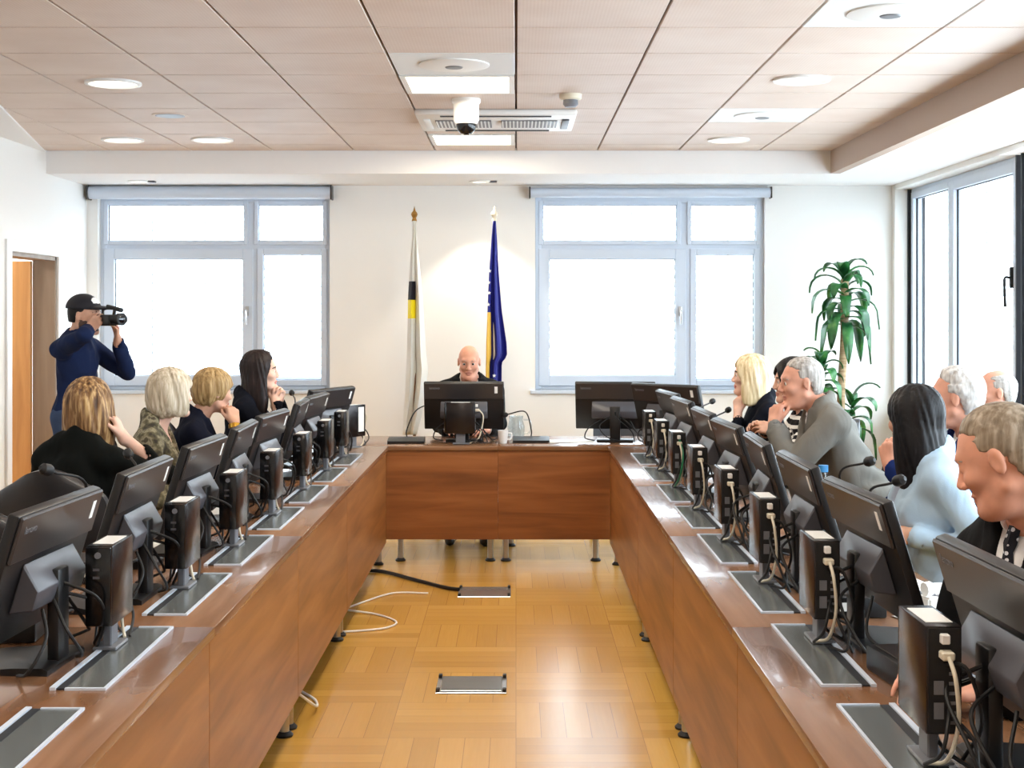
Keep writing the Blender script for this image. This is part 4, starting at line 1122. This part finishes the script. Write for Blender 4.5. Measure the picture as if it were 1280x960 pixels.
    for k in (1, -1):
        gT.cone(hip + A_(0, k * .085, -.02), kn[k], .09 * bulk ** .5, .066, .04); gT.cone(kn[k], an[k], .064, .046, .03)
    net_object('trousers', gT, [trousers or M['cloth_black']], t)
    for k in (1, -1):
        gs = Grid(an[k] - A_(.12, .08, .1), an[k] + A_(.24, .08, .08), .008)
        gs.cone(an[k] + A_(-.02, 0, -.05), an[k] + A_(.15, 0, -.062), .042, .034, .03); gs.cone(an[k] + A_(0, 0, .01), an[k] + A_(0, 0, -.05), .042, .045, .02)
        gs.d = np.maximum(gs.d, (.008 - gs.ax[2])[None, None, :].astype(np.float32)); net_object('shoe', gs, [M['shoe']], t)
    info = dict(root=t, H=Hc, HM=HM, hs=hs, arms=arms, hands=hand_frames, tp=tp, N=N)
    return info

def cloth(name, rgb, rough=.85, sheen=.0, b=.25, sc_=420.):
    m = mat(name, rgb, rough, spec=.12, sheen=sheen, bump=b, bscale=sc_); nt = m.node_tree; p = nt.nodes['Principled BSDF']
    tc = nt.nodes.new('ShaderNodeTexCoord'); mp = nt.nodes.new('ShaderNodeMapping'); mp.inputs['Scale'].default_value = (10, 10, 5); mp.inputs['Rotation'].default_value = (.5, .6, .2)
    n = nt.nodes.new('ShaderNodeTexNoise'); n.inputs['Scale'].default_value = 1.; n.inputs['Detail'].default_value = 1.5; n.inputs['Distortion'].default_value = .9
    nt.links.new(tc.outputs['Object'], mp.inputs[0]); nt.links.new(mp.outputs[0], n.inputs['Vector'])
    bp = nt.nodes.new('ShaderNodeBump'); bp.inputs['Strength'].default_value = .45; bp.inputs['Distance'].default_value = .03
    nt.links.new(n.outputs[0], bp.inputs['Height'])
    old = p.inputs['Normal'].links[0].from_node if p.inputs['Normal'].links else None
    if old: nt.links.new(old.outputs[0], bp.inputs['Normal'])
    nt.links.new(bp.outputs[0], p.inputs['Normal']); return m
def skin_mat(name, rgb):
    m = noisy(name, [(.3, tuple(int(v * .95) for v in rgb)), (.7, tuple(min(255, int(v * 1.04)) for v in rgb))], (22, 22, 22), .58); m.node_tree.nodes['Principled BSDF'].inputs['Specular IOR Level'].default_value = .3; p = m.node_tree.nodes['Principled BSDF']; p.inputs['Subsurface Weight'].default_value = .08; p.inputs['Subsurface Radius'].default_value = (.01, .004, .002); return m
def hair_mat(name, stops, rough=.5):
    m = noisy(name, stops, (75, 75, 7), rough, bump=.5, detail=4); m.node_tree.nodes['Principled BSDF'].inputs['Specular IOR Level'].default_value = .25; return m
M['eyewhite'] = mat('eye_white', (225, 220, 212), .25); M['iris'] = mat('dark_iris', (45, 32, 24), .2); M['brow'] = mat('dark_brow', (62, 46, 36), .7)
M['browgrey'] = mat('grey_brow', (150, 138, 126), .7)
M['skinA'] = skin_mat('fair_skin', (226, 184, 164)); M['skinB'] = skin_mat('tan_skin', (208, 162, 138)); M['skinC'] = skin_mat('ruddy_skin', (212, 154, 130))
M['lipA'] = mat('lip', (186, 108, 100), .4); M['lipB'] = mat('lip_natural', (186, 122, 104), .45)
M['stubble'] = mat('short_beard', (78, 58, 50), .75)
M['cloth_black'] = cloth('black_fabric', (14, 14, 17)); M['shoe'] = mat('black_shoe', (20, 20, 20), .3)
M['darkgreen'] = cloth('black_knit', (13, 16, 15)); M['navy'] = cloth('navy_fabric', (15, 18, 33)); M['navy2'] = cloth('dark_navy', (11, 14, 25))
M['blue'] = cloth('blue_jacket', (25, 37, 70)); M['slate'] = cloth('slate_suit', (26, 30, 44)); M['jeans'] = cloth('blue_jeans', (58, 74, 104))
M['grey'] = cloth('grey_suit', (120, 118, 112)); M['pale'] = cloth('pale_blue_blazer', (170, 195, 216)); M['red'] = cloth('red_top', (178, 32, 42))
M['shirt'] = cloth('white_shirt', (232, 232, 232)); M['bluesuit'] = cloth('blue_suit', (24, 40, 90)); M['darksuit'] = cloth('dark_suit', (20, 21, 23))
M['camo'] = noisy('patterned_top', [(.36, (52, 46, 36)), (.48, (98, 92, 66)), (.58, (150, 142, 116)), (.66, (74, 66, 50))], (26, 26, 26), .8)
def stripes():
    m = cloth('striped_knit', (232, 230, 226)); nt = m.node_tree; b = nt.nodes['Principled BSDF']
    a = nt.nodes.new('ShaderNodeAttribute'); a.attribute_name = 'along'
    x = nt.nodes.new('ShaderNodeMath'); x.operation = 'MULTIPLY'; x.inputs[1].default_value = 1 / .042; nt.links.new(a.outputs['Fac'], x.inputs[0])
    y = nt.nodes.new('ShaderNodeMath'); y.operation = 'FRACT'; nt.links.new(x.outputs[0], y.inputs[0])
    r = ramp(nt, [(0., (28, 28, 32)), (.6, (232, 230, 226))]); r.color_ramp.interpolation = 'CONSTANT'
    nt.links.new(y.outputs[0], r.inputs[0]); nt.links.new(r.outputs[0], b.inputs['Base Color']); return m
M['stripe'] = stripes()
def dots():
    m = cloth('dotted_tie', (30, 32, 40), .5); nt = m.node_tree; b = nt.nodes['Principled BSDF']
    tc = nt.nodes.new('ShaderNodeTexCoord'); v = nt.nodes.new('ShaderNodeTexVoronoi'); v.inputs['Scale'].default_value = 60.; v.inputs['Randomness'].default_value = .25
    nt.links.new(tc.outputs['Object'], v.inputs['Vector'])
    r = ramp(nt, [(0., (215, 218, 224)), (.3, (30, 32, 40))]); r.color_ramp.interpolation = 'CONSTANT'
    nt.links.new(v.outputs['Distance'], r.inputs[0]); nt.links.new(r.outputs[0], b.inputs['Base Color']); return m
M['dots'] = dots()
HM_ = {
 'brown': hair_mat('streaked_brown_hair', [(.32, (70, 48, 32)), (.5, (128, 94, 60)), (.66, (196, 162, 112))]),
 'blonde': hair_mat('ash_blonde_hair', [(.3, (160, 146, 124)), (.5, (196, 182, 158)), (.7, (220, 210, 194))]),
 'dkblonde': hair_mat('dark_blonde_hair', [(.3, (118, 92, 58)), (.5, (160, 130, 86)), (.7, (190, 162, 116))]),
 'dark': hair_mat('dark_brown_hair', [(.3, (22, 15, 15)), (.6, (38, 27, 26)), (.8, (60, 45, 42))], .5),
 'black': hair_mat('black_hair', [(.3, (8, 6, 7)), (.6, (16, 12, 14)), (.85, (34, 26, 28))], .5),
 'light': hair_mat('light_blonde_hair', [(.3, (188, 164, 122)), (.5, (216, 196, 156)), (.7, (234, 220, 190))]),
 'grey': hair_mat('grey_hair', [(.3, (128, 122, 116)), (.5, (164, 158, 152)), (.7, (198, 194, 188))]),
 'silver': hair_mat('silver_hair', [(.3, (158, 152, 146)), (.5, (196, 192, 188)), (.7, (222, 220, 216))]),
 'sandy': hair_mat('greying_sandy_hair', [(.3, (104, 90, 74)), (.5, (138, 124, 106)), (.7, (172, 160, 144))]),
}
FLAT = ((1, 0, -.05), (0, 0, 1), .25)
# ---- left row
P = person('woman with streaked brown shoulder-length hair in black, back to the camera', (-1.74, 5.72, 1.215), 70, lean=12, yaw=8, male=False, hair='shoulder', hairm=HM_['brown'], skin=M['skinA'], lipm=M['lipA'], top=M['darkgreen'], tops='sweater', trousers=M['cloth_black'],
       hands={'L': ((.36, .12, .79), (1, -.2, 0), (0, 0, 1), .25), 'R': ((.2, -.13, 1.1), (-.1, .35, .9), (.4, -1, .1), .9)}, elbows={'R': (.3, -.6, -1)}, sleeve=.55, headfwd=.04, bulk=1.02)
P = person('woman with ash-blonde bob in a brown and olive patterned top', (-1.60, 6.5, 1.225), 8, lean=10, yaw=30, male=False, hair='bob', hairm=HM_['blonde'], skin=M['skinA'], lipm=M['lipA'], top=M['camo'], tops='blouse', vneck=(.085, .2),
       hands={'L': ((.36, .1, .79), (1, -.4, 0), (0, 0, 1), .25), 'R': ((.34, -.12, .79), (1, .4, 0), (0, 0, 1), .25)}, bulk=1.05)
P = person('woman with short dark-blonde hair in a navy jacket, bracelet hand at her chin', (-1.545, 7.15, 1.2), 10, lean=14, yaw=26, pitch=-6, male=False, hair='crop', hairm=HM_['dkblonde'], skin=M['skinB'], lipm=M['lipA'], top=M['navy'], shirt=M['shirt'], vneck=(.07, .2), lapel=True,
       hands={'L': ((.36, .12, .79), (1, -.4, 0), (0, 0, 1), .25), 'R': ((.3, -.09, 1.05), (-.15, .4, .85), (.6, -.9, .1), 1.0)}, elbows={'R': (.5, -.4, -1)}, sleeve=.8)
sh, el, w = P['arms']['R'][:3]; a = unitv(w - el)
b = MB(); b.tube([w - a * .035, w - a * .012], .031, 18); b.build('bracelet', M['gold'], P['root'])
P = person('woman with long dark hair in a dark jacket, hands clasped under her chin', (-1.42, 7.8, 1.275), 4, lean=10, yaw=2, male=False, hair='long', hairm=HM_['dark'], skin=M['skinA'], lipm=M['lipA'], top=M['navy2'],
       hands={'L': ((.245, .035, 1.11), (.15, -.35, .9), (.5, .9, .2), 1.1), 'R': ((.235, -.035, 1.1), (.2, .35, .9), (.5, -.9, .2), 1.1)}, elbows={'L': (-.15, .7, -1), 'R': (-.15, -.7, -1)}, sleeve=.95)
# ---- chairman
P = person('bald man in dark suit behind the far table monitor', (-.335, 9.98, 1.255), -90, lean=6, yaw=0, pitch=-12, male=True, hair=None, skin=M['skinC'], lipm=M['lipB'], top=M['darksuit'], shirt=M['shirt'], vneck=(.07, .2), collar=M['shirt'], tie=M['slate'], cuff=M['shirt'], browm=M['browgrey'], sleeve=.88, lapel=True,
       hands={'L': ((.44, .13, .795), (1, -.4, 0), (0, 0, 1), .3), 'R': ((.44, -.13, .795), (1, .4, 0), (0, 0, 1), .3)}, headfwd=.06, bulk=1.06)
# ---- right row
P = person('woman with light blonde hair in navy, resting chin on hand', (1.31, 7.85, 1.25), 180, lean=9, yaw=-4, male=False, hair='shoulder', hairm=HM_['light'], skin=M['skinA'], lipm=M['lipA'], top=M['navy2'],
       hands={'L': ((.215, .04, 1.05), (-.05, -.2, .95), (.8, .5, .1), 1.0), 'R': ((.34, -.1, .8), (1, .4, 0), (0, 0, 1), .3)}, elbows={'L': (.5, .3, -1)}, sleeve=.85)
P = person('dark-haired person in a black and white striped sweater, hands raised, partly hidden', (1.42, 7.2, 1.25), 180, lean=12, yaw=0, pitch=-4, male=False, hair='bob', hairm=HM_['black'], skin=M['skinB'], lipm=M['lipB'], top=M['stripe'], tops='sweater',
       hands={'L': ((.27, .06, 1.0), (.9, -.3, .3), (.2, .7, .6), .6), 'R': ((.3, -.05, 1.0), (.9, .3, .3), (.2, -.7, .6), .6)}, elbows={'L': (.2, .7, -.7), 'R': (.2, -.7, -.7)}, sleeve=.95)
P = person('grey-haired man in a grey suit leaning forward, fist at his mouth', (1.345, 6.6, 1.275), 180, lean=27, yaw=2, pitch=-6, male=True, hair='short', hairm=HM_['grey'], skin=M['skinC'], lipm=M['lipB'], top=M['grey'], lapel=True, shirt=M['shirt'], vneck=(.06, .2), collar=M['shirt'], browm=M['browgrey'],
       hands={'L': ((.44, .04, 1.085), (-.2, -.3, .95), (.9, .6, .1), 1.25), 'R': ((.5, -.12, .8), (1, .5, 0), (0, 0, 1), .3)}, elbows={'L': (.3, .4, -1)}, headfwd=.035, neck_len=.115, bulk=1.12, sleeve=.95)
P = person('woman with long straight black hair in a pale blue blazer and red top', (1.42, 5.0, 1.225), 172, lean=6, yaw=-44, pitch=-5, male=False, hair='long', hairm=HM_['black'], skin=M['skinB'], lipm=M['lipA'], top=M['pale'], lapel=True, shirt=M['red'], vneck=(.085, .14),
       hands={'L': ((.13, .15, .83), (.95, -.3, -.12), (.25, .75, .6), .3), 'R': ((.26, -.0, .81), (.8, .55, -.1), (.2, -.3, 1), .35)}, elbows={'L': (-.8, .25, -.5)}, sleeve=.95, bulk=1.05)
P = person('man with curly silver hair in a blue suit, behind the pale blue blazer', (1.80, 5.74, 1.255), 180, lean=8, yaw=-22, male=True, hair='curly', hairm=HM_['silver'], skin=M['skinC'], lipm=M['lipB'], top=M['bluesuit'], lapel=True, shirt=M['shirt'], vneck=(.06, .2), collar=M['shirt'], browm=M['browgrey'],
       hands={'L': ((.40, .0, .98), (.1, -.2, .9), (.8, .6, .1), 1.1), 'R': ((.36, -.12, .8), (1, .4, 0), (0, 0, 1), .3)}, elbows={'L': (.1, .3, -1)}, bulk=1.1, sleeve=.95)
P = person('man with thinning grey hair seated at the back by the right window', (2.5, 7.3, 1.19), 180, lean=4, yaw=-8, male=True, hair='balding', hairm=HM_['grey'], skin=M['skinC'], lipm=M['lipB'], top=M['slate'], lapel=True, shirt=M['shirt'], vneck=(.06, .2), collar=M['shirt'], browm=M['browgrey'],
       hands={'L': ((.3, .08, .7), (.9, -.3, -.2), (0, 0, 1), .4), 'R': ((.3, -.08, .7), (.9, .3, -.2), (0, 0, 1), .4)}, headfwd=.05)
P = person('man with dark suit and dotted tie looking down, at the right edge', (1.075, 3.1, 1.28), 208, lean=16, yaw=-60, pitch=-24, shoulder_up=(-.035, -.055), male=True, hair='short', hairm=HM_['sandy'], skin=M['skinC'], lipm=M['lipB'], top=M['darksuit'], lapel=True, detail_face=False, shirt=M['shirt'], vneck=(.06, .14), collar=M['shirt'], tie=M['dots'], cuff=M['shirt'], browm=M['browgrey'],
       hands={'L': ((.36, .1, .8), (.9, -.5, 0), (0, 0, 1), .35), 'R': ((.36, -.1, .8), (.9, .5, 0), (0, 0, 1), .35)}, headfwd=.07, bulk=1.1, sleeve=.9, vox=.0045)
# ---- cameraman
P = person('cameraman standing by the door in black cap and navy jacket, filming', (-2.695, 8.75, 1.585), -14, lean=2, yaw=6, pitch=-2, male=True, hair='crew', hairm=HM_['black'], skin=M['skinB'], lipm=M['lipB'], top=M['blue'], lapel=True, trousers=M['jeans'], standing=True, stubble=M['stubble'],
       hands={'R': ((.15, -.08, 1.50), (.55, .2, .75), (.2, -1, .2), .8), 'L': ((.27, .05, 1.43), (.1, -.2, 1), (1, .5, .1), .6)}, elbows={'R': (-.5, -1.3, -.8), 'L': (.6, .5, -1)}, headfwd=.05, sleeve=.95, bulk=1.0)
Hc, HMx, hs, root = P['H'], P['HM'], P['hs'], P['root']
cg = Grid(Hc - .2, Hc + .25, .005)
def capf(x, y, z):
    px, py, pz = x - Hc[0], y - Hc[1], z - Hc[2]; q = [(HMx[0][i] * px + HMx[1][i] * py + HMx[2][i] * pz) / hs for i in range(3)]
    d = ell(q[0], q[1], q[2], (-.012, 0, .045), (.115, .093, .1)); d = smax(d, -(q[2] - .045), .006)
    br = smax(ell(q[0], q[1], q[2], (.1, 0, .05), (.095, .078, .02)), -(q[2] - .046), .004); return smin(d, br, .008)
cg.d[:] = capf(cg.ax[0][:, None, None], cg.ax[1][None, :, None], cg.ax[2][None, None, :])
def ccls(c):
    q = (c - Hc) @ HMx / hs; return ((q[:, 0] > .06) & (q[:, 2] > .085) & (q[:, 2] < .125) & (np.abs(q[:, 1] + .012) < .035)).astype(int)
net_object('cap', cg, [M['blackcloth'], M['white']], root, ccls)
# camcorder he holds
hw = P['hands']['R'][0]
cw = root.matrix_basis @ Vector((float(Hc[0]) + .175, float(Hc[1]) - .03, float(Hc[2]) - .02))
t = thing('camcorder', 'black video camera held up by the cameraman', 'video camera', cw, R(-40)); t.scale = (.82, .82, .82)
b = MB(); b.box((-.07, -.04, -.05), (.08, .035, .035), .012, 3); b.build('camera_body', M['black'], t)
b = MB(); b.lathe([(.0, .07), (.036, .075), (.038, .14), (.045, .145), (.047, .19), (.04, .192), (.0, .185)], 24, axis='X'); b.build('lens_barrel', M['blackm'], t)
b = MB(); b.lathe([(.036, .186), (.02, .193), (0, .195)], 20, axis='X'); b.build('lens_glass', M['lens'], t)
b = MB(); b.tube(spline([(-.06, -.0, .03), (-.05, 0, .075), (.06, 0, .085), (.09, 0, .075), (.08, 0, .03)], 5), .011, 10); b.build('carry_handle', M['black'], t)
b = MB(); b.tube([(.0, -.0, .098), (.14, -.0, .075), (.18, 0, .068)], [.014, .018, .018], 12); b.build('shotgun_microphone', M['blackm'], t)
b = MB(); b.box((-.13, -.02, -.005), (-.065, .025, .03), .008); b.build('viewfinder', M['blackm'], t)

# chairs under the sitters and the empty ones in view
CH = [(-1.79, 5.62, 92, 'black leather chair turned to the window, seating the woman in black'),
      (-1.80, 4.80, 90, 'empty black leather chair at the lower left edge of the picture'),
      (-1.78, 6.48, 8, 'black leather chair seating the woman in the patterned top'),
      (-1.78, 7.13, 10, 'black leather chair seating the woman with the bracelet'),
      (-1.64, 7.78, 4, 'black leather chair seating the woman with long dark hair'),
      (-.33, 10.22, -90, 'black leather chair seating the bald man'),
      (.78, 10.2, -95, 'empty black leather chair at the far table, right of the bald man'),
      (1.55, 7.85, 180, 'black leather chair seating the light blonde woman'),
      (1.70, 7.2, 180, 'black leather chair seating the striped sweater'),
      (1.76, 6.6, 180, 'black leather chair seating the grey suit'),
      (1.62, 4.97, 172, 'black leather chair seating the pale blue blazer'),
      (2.05, 5.72, 180, 'black leather chair seating the man with curly silver hair'),
      (2.70, 7.3, 180, 'black leather chair by the right window seating the man with thinning hair'),
      (1.42, 3.32, 208, 'black leather chair at the right edge seating the man with dotted tie')]
for c in CH: place_chair(*c)

# ------------------------------------------------------------------ flags
def flag(name, label, x, y, ztop, prof, mats, cls, pole_m, fin_m, folds, ph):
    """prof: rows (height below the top, left, right) of the hanging cloth relative to the pole"""
    t = thing('flag', label, 'flag', (x, y, 0), group='draped flags by the back wall')
    b = MB(); b.lathe([(0, 0), (.16, 0), (.16, .02), (.05, .05), (.03, .08), (.03, .12)], 28); b.build('stand', M['blackm'], t)
    b = MB(); b.tube([(0, 0, .05), (0, 0, ztop - .1)], .0125, 12); b.build('pole', pole_m, t)
    b = MB(); b.lathe([(0, ztop - .1), (.022, ztop - .1), (.014, ztop - .075), (.026, ztop - .05), (.022, ztop - .035), (.01, ztop - .02), (0, ztop + .02)], 16); b.build('finial', fin_m, t)
    b = MB(); nr, nc = 46, 28; V = []
    hs_ = [p[0] for p in prof]
    for j in range(nr + 1):
        h = hs_[0] + (hs_[-1] - hs_[0]) * j / nr
        l = float(np.interp(h, hs_, [p[1] for p in prof])); r = float(np.interp(h, hs_, [p[2] for p in prof])); row = []
        amp = min(.045, (r - l) * .28)
        for i in range(nc + 1):
            u_ = i / nc; yv = -.02 + amp * math.sin(u_ * PI * folds + ph + h * .8) - .02 * math.sin(u_ * PI)
            row.append(b.bm.verts.new((l + (r - l) * (u_ + .05 * math.sin(u_ * PI * folds * 2 + h * 2)), yv, ztop - .1 - h)))
        V.append(row)
    for j in range(nr):
        for i in range(nc):
            f = b.bm.faces.new((V[j][i], V[j][i + 1], V[j + 1][i + 1], V[j + 1][i])); f.material_index = cls((i + .5) / nc, hs_[0] + (hs_[-1] - hs_[0]) * (j + .5) / nr)
    o = b.build('cloth', mats, t); m = o.modifiers.new('thick', 'SOLIDIFY'); m.thickness = .003
    return t
s = 160.5
flag('w', 'white flag with black and yellow emblem, hanging by the back wall', (518 - 645) / s, 10.9, 2.42,
     [(.0, -.012, .014), (.1, -.014, .02), (.4, -.04, .045), (.6, -.055, .06), (.8, -.06, .07), (1.05, -.065, .085), (1.15, -.07, .1), (1.32, -.075, .085), (1.5, -.085, .06), (1.66, -.09, .02)],
     [M['flagwhite'], M['blackcloth'], M['yellow']], lambda u_, h: (1 if .485 < h < .62 else 2 if .62 <= h < .745 else 0) if u_ < .52 else 0, M['polewood'], M['brass'], 4, .6)
fb = flag('b', 'blue flag with yellow edge and white stars, hanging by the back wall', (618 - 645) / s, 10.9, 2.42,
     [(.0, -.01, .012), (.1, -.02, .018), (.4, -.045, .03), (.7, -.06, .05), (.95, -.07, .085), (1.05, -.07, .09), (1.1, -.07, .05), (1.3, -.07, .05), (1.36, -.05, .04)],
     [M['flagblue'], M['flaggold']], lambda u_, h: 1 if (h > .72 and u_ < .26) else 0, M['lightpole'], M['lightpole'], 4, 2.2)
for (x, z) in ((-.036, 1.93), (-.042, 1.84), (-.04, 1.76), (-.046, 1.67), (.0, 1.12)):
    b = MB(); b.prism([(x + (.016 if k % 2 == 0 else .007) * math.sin(k * PI / 5), z + (.016 if k % 2 == 0 else .007) * math.cos(k * PI / 5)) for k in range(10)], -.072, -.069, 'Y'); b.build('star', M['white'], fb, smooth=False)

# ------------------------------------------------------------------ dracaena
t = thing('potted_plant', 'tall green dracaena in a white pot in the back right corner', 'plant', (2.46, 10.6, 0))
b = MB(); b.lathe([(0, 0), (.15, 0), (.17, .02), (.2, .36), (.21, .38), (.19, .38), (.185, .33), (0, .33)], 32); b.build('pot', M['pot'], t)
b = MB(); b.lathe([(.186, .325), (.1, .345), (0, .35)], 24); b.build('soil', M['soil'], t)
def crown(px, py, z0, z1, n, L, seed, hang=1.):
    r = random.Random(seed)
    b = MB()
    for k in range(n):
        a = k * 2.399 + r.uniform(-.2, .2); f = k / n; zb = z0 + (z1 - z0) * f
        ll = L * r.uniform(.75, 1.1) * (1 - .25 * f); up = .15 + 1.2 * f ** 1.6; wd = .042 * r.uniform(.85, 1.15)
        m = 9; rows_ = []; p = Vector((px, py, zb)); el = up + .25
        d = Vector((math.cos(a), math.sin(a), 0)); sd = Vector((-math.sin(a), math.cos(a), 0))
        for i in range(m + 1):
            q = i / m; w = wd * (math.sin(PI * min(1, q * .92 + .1)) ** .7 if q < 1 else .02) + .002
            nrm = (d * -math.sin(el) + Vector((0, 0, math.cos(el))))
            rows_.append((p - sd * w + nrm * .006, p.copy() - nrm * .004, p + sd * w + nrm * .006))
            el -= (.42 * hang) * (.5 + q) * (1.15 - .5 * f)
            el = max(el, -1.45)
            p = p + (d * math.cos(el) + Vector((0, 0, math.sin(el)))) * ll / m
        vv = [[b.bm.verts.new(q) for q in row] for row in rows_]
        for A2, B2 in zip(vv, vv[1:]):
            for i in range(2): b.bm.faces.new((A2[i], A2[i + 1], B2[i + 1], B2[i]))
    o = b.build('foliage', M['leaf'], t); mm = o.modifiers.new('thick', 'SOLIDIFY'); mm.thickness = .0012
for (pts, r, cr) in (([(.03, 0, .33), (.0, 0, .9), (.025, 0, 1.4), (.03, 0, 1.86)], .03, (.03, 0, 1.5, 1.9, 30, .44, 3, 1.)),
                     ([(-.07, -.02, .33), (-.14, -.03, .8), (-.15, -.03, 1.2)], .02, (-.15, -.03, 1.02, 1.26, 18, .34, 9, .9)),
                     ([(.06, .05, .33), (.1, .05, .8)], .02, (.1, .05, .72, .95, 14, .36, 5, .9))):
    b = MB(); b.tube(spline(pts, 8), r, 12); b.build('cane', M['cane'], t); crown(*cr)

# ------------------------------------------------------------------ light
w = bpy.data.worlds.new('sky'); sc.world = w; w.use_nodes = True
bg = w.node_tree.nodes['Background']; bg.inputs[0].default_value = (.86, .93, 1.0, 1); bg.inputs[1].default_value = 8.
def portal(x, y, z, rot, sx, sy):
    l = bpy.data.lights.new('window_portal', 'AREA'); l.shape = 'RECTANGLE'; l.size = sx; l.size_y = sy; l.cycles.is_portal = True
    o = bpy.data.objects.new('window_portal', l); COL.objects.link(o); o.location = (x, y, z); o.rotation_euler = rot
portal(XR + .6, 6.1, 1.72, (0, PI / 2, 0), 1.9, 10.4)      # emits toward -x
for x0, x1, z0, z1 in (W1, W2): portal((x0 + x1) / 2, YB + .45, (z0 + z1) / 2, (-PI / 2, 0, 0), x1 - x0, z1 - z0)
def lamp(kind, name, loc, energy, col, rot=(0, 0, 0), **kw):
    l = bpy.data.lights.new(name, kind); l.energy = energy; l.color = col
    for k, v in kw.items(): setattr(l, k, v)
    o = bpy.data.objects.new(name, l); COL.objects.link(o); o.location = loc; o.rotation_euler = rot
WARM = (1, .90, .76)
for x, y in LIGHTS + [(-.3, 5.0), (-.3, 2.7), (-.3, .4)]:  # positions after LIGHTS are unseen fill lamps, added to brighten the room
    lamp('AREA', 'panel_or_fill_lamp', (x, y, ZC - .02), 15 if y < 9 else 6, WARM, shape='RECTANGLE', size=.52, size_y=.5)
for x, y, z, l in DL + [(1.5, 4.6, ZC, ''), (1.5, 2.0, ZC, ''), (-2.1, 4.6, ZC, ''), (-2.1, 2.0, ZC, '')]:  # entries after DL are added unseen fill, without built fittings
    lamp('SPOT', 'downlight_or_fill_lamp', (x, y, z - .03), 13, (1, .95, .88), spot_size=R(130), spot_blend=.8, shadow_soft_size=.1)
for x in (-.28, -2.95): lamp('SPOT', 'soffit_lamp', (x, 10.95, ZS - .02), 26 if x > -1 else 6, WARM, spot_size=R(88), spot_blend=.35, shadow_soft_size=.03)
lamp('AREA', 'corridor_fill_lamp', (XL - 1.2, 10.2, 2.66), 30, (1, .94, .85), shape='RECTANGLE', size=.6, size_y=.6)  # unseen fill, added to brighten the corridor and the door leaf
vs = sc.view_settings; vs.view_transform = 'Standard'; vs.look = 'None'; vs.gamma = 1; vs.exposure = .88; vs.use_curve_mapping = False
sc.cycles.max_bounces = 10; sc.cycles.diffuse_bounces = 5; sc.cycles.transparent_max_bounces = 16; sc.cycles.use_denoising = True
sc.cycles.caustics_reflective = False; sc.cycles.caustics_refractive = False; sc.cycles.sample_clamp_indirect = 6
